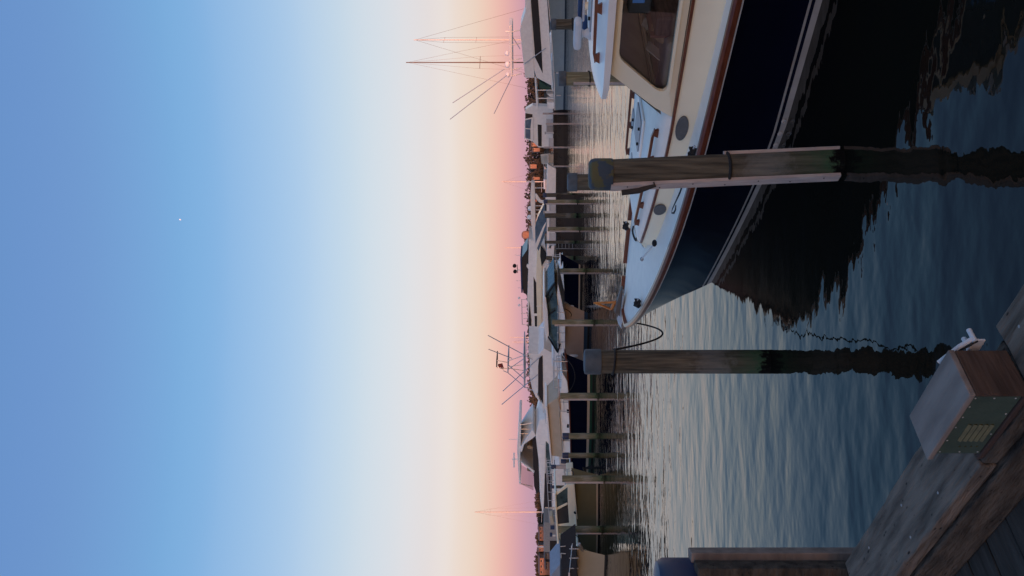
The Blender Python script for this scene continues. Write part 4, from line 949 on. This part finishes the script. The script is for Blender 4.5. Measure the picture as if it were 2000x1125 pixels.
# bow roller, plough anchor and varnished anchor chock
bx = .18
MB().box(-.45, .12, -.2, -.02, 1.465, 1.50).obj('bow_roller', GALV, boat_t, bevel=.015).location.x = -.22
an = thing('anchor', 'grey plough anchor stowed on the bow roller with dark shank', 'anchor', (BF.o.x-BF.f.x*.2, BF.o.y-BF.f.y*.2, 0), BF.rz)
MB().loft([[(-.62, -.08, 1.50), (-.62, -.14, 1.50), (-.62, -.14, 1.53), (-.62, -.08, 1.53)], [(-.25, -.06, 1.503), (-.25, -.16, 1.503), (-.25, -.16, 1.58), (-.25, -.06, 1.58)], [(.02, -.05, 1.47), (.02, -.17, 1.47), (.02, -.17, 1.60), (.02, -.05, 1.60)], [(.14, -.07, 1.40), (.14, -.15, 1.40), (.14, -.15, 1.50), (.14, -.07, 1.50)]], True, True).obj('shank', mat('dark bronze shank', (.10, .085, .075), .45), an, bevel=.02)
MB().loft([[(.10, -.11+w*a, 1.39+h*b) for a, b in ((0, 1.0), (1, .45), (.6, -.3), (-.6, -.3), (-1, .45))] if k == 0 else
           [(x, -.11+w*a, c+h*b) for a, b in ((0, 1.0), (1, .45), (.6, -.3), (-.6, -.3), (-1, .45))]
           for k, (x, w, h, c) in enumerate([(.10, .13, .11, 1.39), (.24, .16, .12, 1.42), (.38, .13, .10, 1.41), (.47, .04, .04, 1.38)])], True, True).obj('plough_fluke', mat('dull galvanised fluke', (.5, .48, .48), .55, metal=.1), an)
ch = thing('flagstaff_bracket', 'bright varnished triangular wooden bracket standing on the bow', 'bracket', (BF.o.x, BF.o.y, 0), BF.rz)
MB().tube([(-.32, -.2, 1.45), (-.30, -.2, 1.70), (-.29, -.2, 1.98)], .03, 6, .016).obj('upright', TEAKO, ch)
MB().tube([(-.29, -.2, 1.95), (-.16, -.16, 1.66)], .022, 6).obj('strut', TEAKO, ch)
MB().tube([(-.16, -.16, 1.66), (-.31, -.2, 1.60)], .032, 6).obj('foot_brace', TEAKO, ch)
# interior seen through the glass
MB().box(-8.6, -5.7, -1.35, 1.35, .9, .95).obj('cabin_sole', DARKW, boat_t)
MB().box(-6.3, -5.75, -1.3, 1.3, .96, 1.55).obj('dashboard', INTER, boat_t, bevel=.04)
MB().box(-6.55, -6.32, .35, 1.2, 1.0, 1.68).obj('helm_console', DARKW, boat_t, bevel=.03)
MB().tube([(-6.16, 1.02, 1.44), (-6.22, 1.0, 1.56), (-6.32, .98, 1.69)], .075, 14).obj('bolster', LEATH, boat_t, True)
MB().box(-6.31, -6.28, .5, 1.15, 1.5, 1.72).obj('console_panel', mat('red brown veneer', (.12, .035, .025), .4), boat_t)
MB().box(-6.86, -6.55, .92, 1.12, 1.74, 1.99).obj('plotter', mat('grey instrument case', (.09, .1, .1), .5), boat_t, bevel=.02)
MB().box(-6.84, -6.68, 1.122, 1.126, 1.82, 1.95).obj('plotter_screen', mat('chart screen', (.05, .12, .3), .3, emit=((.06, .18, .5), .12)), boat_t)
MB().box(-7.9, -6.95, .2, 1.2, .96, 1.45).obj('bench_seat', INTER, boat_t, bevel=.06)
MB().box(-8.5, -5.9, -1.33, -1.31, 1.42, 2.16).obj('curtain', INTER, boat_t)  # added to close the view through and darken the cabin
MB().add([(-5.42, 1.38, 1.52), (-5.42, -1.38, 1.52), (-5.97, -1.36, 2.16), (-5.97, 1.36, 2.16)], [(0, 1, 2, 3)]).obj('windshield_cover', mat('grey sun cover', (.42, .41, .4), .9), boat_t)
for y, z in ((.9, 1.56), (.35, 1.56)):
    c_ = MB().box(-.11, .11, -.08, .08, 0, .012).obj('chart_card', WHITEP, boat_t); c_.location = (-5.98, y, z+.05); c_.rotation_euler = (.5, .9, .3)

# mooring line from the bow to the brown piling
B0 = BF.o.to_3d() + Vector((-BF.f.x*.36+BF.l.x*.3, -BF.f.y*.36+BF.l.y*.3, 0)); B0.z = 1.42
g2 = ground(418.5, 1500); E0 = Vector((g2.x+.16, g2.y-.02, 1.98))
pts = []
for k in range(25):
    q = k/24; p = B0.lerp(E0, q); p.z = B0.z*(1-q)**1 + E0.z*q - 4*q*(1-q)*.62 ; pts.append(p)
tag(MB().tube(pts, .014, 8).obj('mooring_line', BLACKR, None, True), 'slack black mooring line from the navy bow to the brown piling', 'rope')

# ------------------------------------------------------------------ the dock underfoot
DT = Vector((-.70, .714)).normalized(); P0 = Vector((.02, 2.54)); drz = math.atan2(DT.y, DT.x)
dk_t = thing('dock', 'weathered timber dock with heavy edge rail at our feet', 'dock', (P0.x, P0.y, 0), drz)
def timber(x0, x1, y0, y1, z0, z1, name, m, parent=dk_t, seg=18, amp=.004, bev=.008):
    rr = random.Random(int(x0*100+z0*37)); rows = []
    for i in range(seg+1):
        x = x0+(x1-x0)*i/seg; j = lambda: rr.uniform(-amp, amp)
        ys = [y0, y0+(y1-y0)*.33, y0+(y1-y0)*.66, y1]
        rows.append([(x, ys[0]+j(), z0), (x, ys[0]+j(), z1+j()), (x, ys[1], z1+j()), (x, ys[2], z1+j()), (x, ys[3]+j(), z1+j()), (x, ys[3]+j(), z0)])
    return MB().loft(rows, True, True).obj(name, m, parent, False, bev)
timber(-2.2, .222, 0.0, .300, 1.285, 1.352, 'rail_cap', DOCKW)
timber(.228, .64, .055, .298, 1.285, 1.348, 'rail_cap', DOCKB, seg=6)
timber(.645, 2.09, 0.0, .300, 1.285, 1.351, 'rail_cap', DOCKW)
timber(-2.2, 2.06, .02, .312, 1.102, 1.272, 'rail_timber', DOCKB)
MB().box(-2.2, 2.0, .06, .28, 1.2725, 1.2845).obj('rail_gap_shade', ANTIF_SHADE, dk_t)  # near-black filler paints the shade of the gap under the cap
for i in range(36):
    x = -2.2+.19*i; timber(x, x+.183, -.02, 3.2, 1.055, 1.098+.0015*math.sin(i*2.1), 'plank', PLANKM, seg=1, amp=.0015, bev=.004)
timber(-2.2, 4.6, .0, .14, .72, 1.05, 'fascia_beam', DOCKB)
for x in (-1.5, .4, 3.6):
    MB().tube([(x, .35, -1.5), (x, .35, 1.05)], .14, 14).obj('support_post', PILE, dk_t, True)
for x, y in ((-.4, .07), (-.1, .2), (.12, .09), (.3, .08), (.75, .06), (.98, .22), (1.3, .1), (1.32, .24), (1.75, .08), (1.9, .2)):
    MB().lathe([(.006, 0), (.006, .002), (.003, .003)], (x, y, 1.3505), 8).obj('bolt_head', GALV, dk_t, True)
# box light on the rail
bt = thing('dock_light_box', 'wooden light box with riveted green plate and brass louvers on the rail', 'light box', (P0.x, P0.y, 0), drz)
MB().box(.235, .60, .118, .272, 1.356, 1.532).obj('body', BOXBR, bt, bevel=.004)
MB().box(.222, .612, .105, .297, 1.535, 1.556).obj('top_board', BOXTOP, bt, bevel=.004)
MB().box(.222, .2345, .108, .295, 1.356, 1.533).obj('end_board', BOXBR, bt, bevel=.003)
MB().box(.238, .612, .2735, .294, 1.352, 1.372).obj('base_trim', mat('dark red timber', (.05, .028, .022), .9), bt, bevel=.004)
pl = MB().box(.240, .585, .2735, .287, 1.3745, 1.532).obj('cover_plate', PANEL, bt, bevel=.002)
for x, z in ((.252, 1.522), (.30, 1.522), (.36, 1.521), (.42, 1.522), (.50, 1.521), (.572, 1.52), (.572, 1.45), (.572, 1.385), (.252, 1.46), (.252, 1.39), (.34, 1.384), (.46, 1.384)):
    s_ = MB().lathe([(.0032, 0), (.0032, .0012), (.0015, .002)], (0, 0, 0), 8).obj('screw', STEEL, pl, True); s_.location = (x, .287, z); s_.rotation_euler = (-math.pi/2, 0, 0)
for k in range(5):
    z = 1.40+.019*k
    MB().add([(.40, .287, z), (.50, .287, z), (.50, .287, z+.011), (.40, .287, z+.011), (.40, .294, z), (.50, .294, z), (.50, .289, z+.011), (.40, .289, z+.011)],
             [(0,3,2,1),(4,5,6,7),(0,1,5,4),(1,2,6,5),(2,3,7,6),(3,0,4,7)]).obj('louver', BRASSY, pl)
for k in range(4):
    MB().box(.535+.0, .541, .287, .289, 1.40+.02*k, 1.406+.02*k).obj('brass_dot', BRASSY, pl)
# white bracket hung on the outer side of the rail behind the box
br = thing('hose_bracket', 'white plastic hose bracket fixed beside the wooden light box', 'bracket', (P0.x, P0.y, 0), drz)
MB().box(.2, .30, .074, .082, 1.425, 1.468).obj('back_plate', WHITEP, br, bevel=.003)
MB().tube([(.205, .03, 1.462), (.205, .085, 1.462)], .009, 12).obj('peg', WHITEP, br, True)
MB().tube([(.25, .03, 1.462), (.25, .085, 1.462)], .009, 12).obj('peg', WHITEP, br, True)
MB().tube([(.20, .07, 1.46), (.24, .078, 1.50), (.31, .092, 1.55)], .009, 8).obj('strap', WHITEP, br, True)
MB().tube([(.20, .085, 1.455), (.25, .09, 1.505), (.31, .10, 1.545)], .004, 6).obj('cable', BLACKP, br, True)
# the piling at the end of the rail
g = Vector((-1.73, 4.42, 0))
pt_ = thing('piling', 'navy capped square edged piling with timber fenders at the dock corner', 'piling', g, 0)
MB().tube([(0, 0, -1.5), (0, 0, 1), (0, 0, 2.16)], .15, 20).obj('post', PILE, pt_, True)
MB().lathe([(.165, 2.06), (.17, 2.08), (.17, 2.24), (.15, 2.275), (.1, 2.285), (.001, 2.29)], n=24).obj('cap', CAPNAVY, pt_, True)
MB().box(.135, .185, -.19, -.06, -.3, 2.08).obj('fender_timber', DOCKB, pt_, bevel=.006)
MB().box(.165, .222, -.05, .05, -.3, 2.09).obj('fender_timber', BOXTOP, pt_, bevel=.006)
MB().box(.03, .12, -.215, -.15, -.3, 2.03).obj('fender_timber', DOCKB, pt_, bevel=.006)
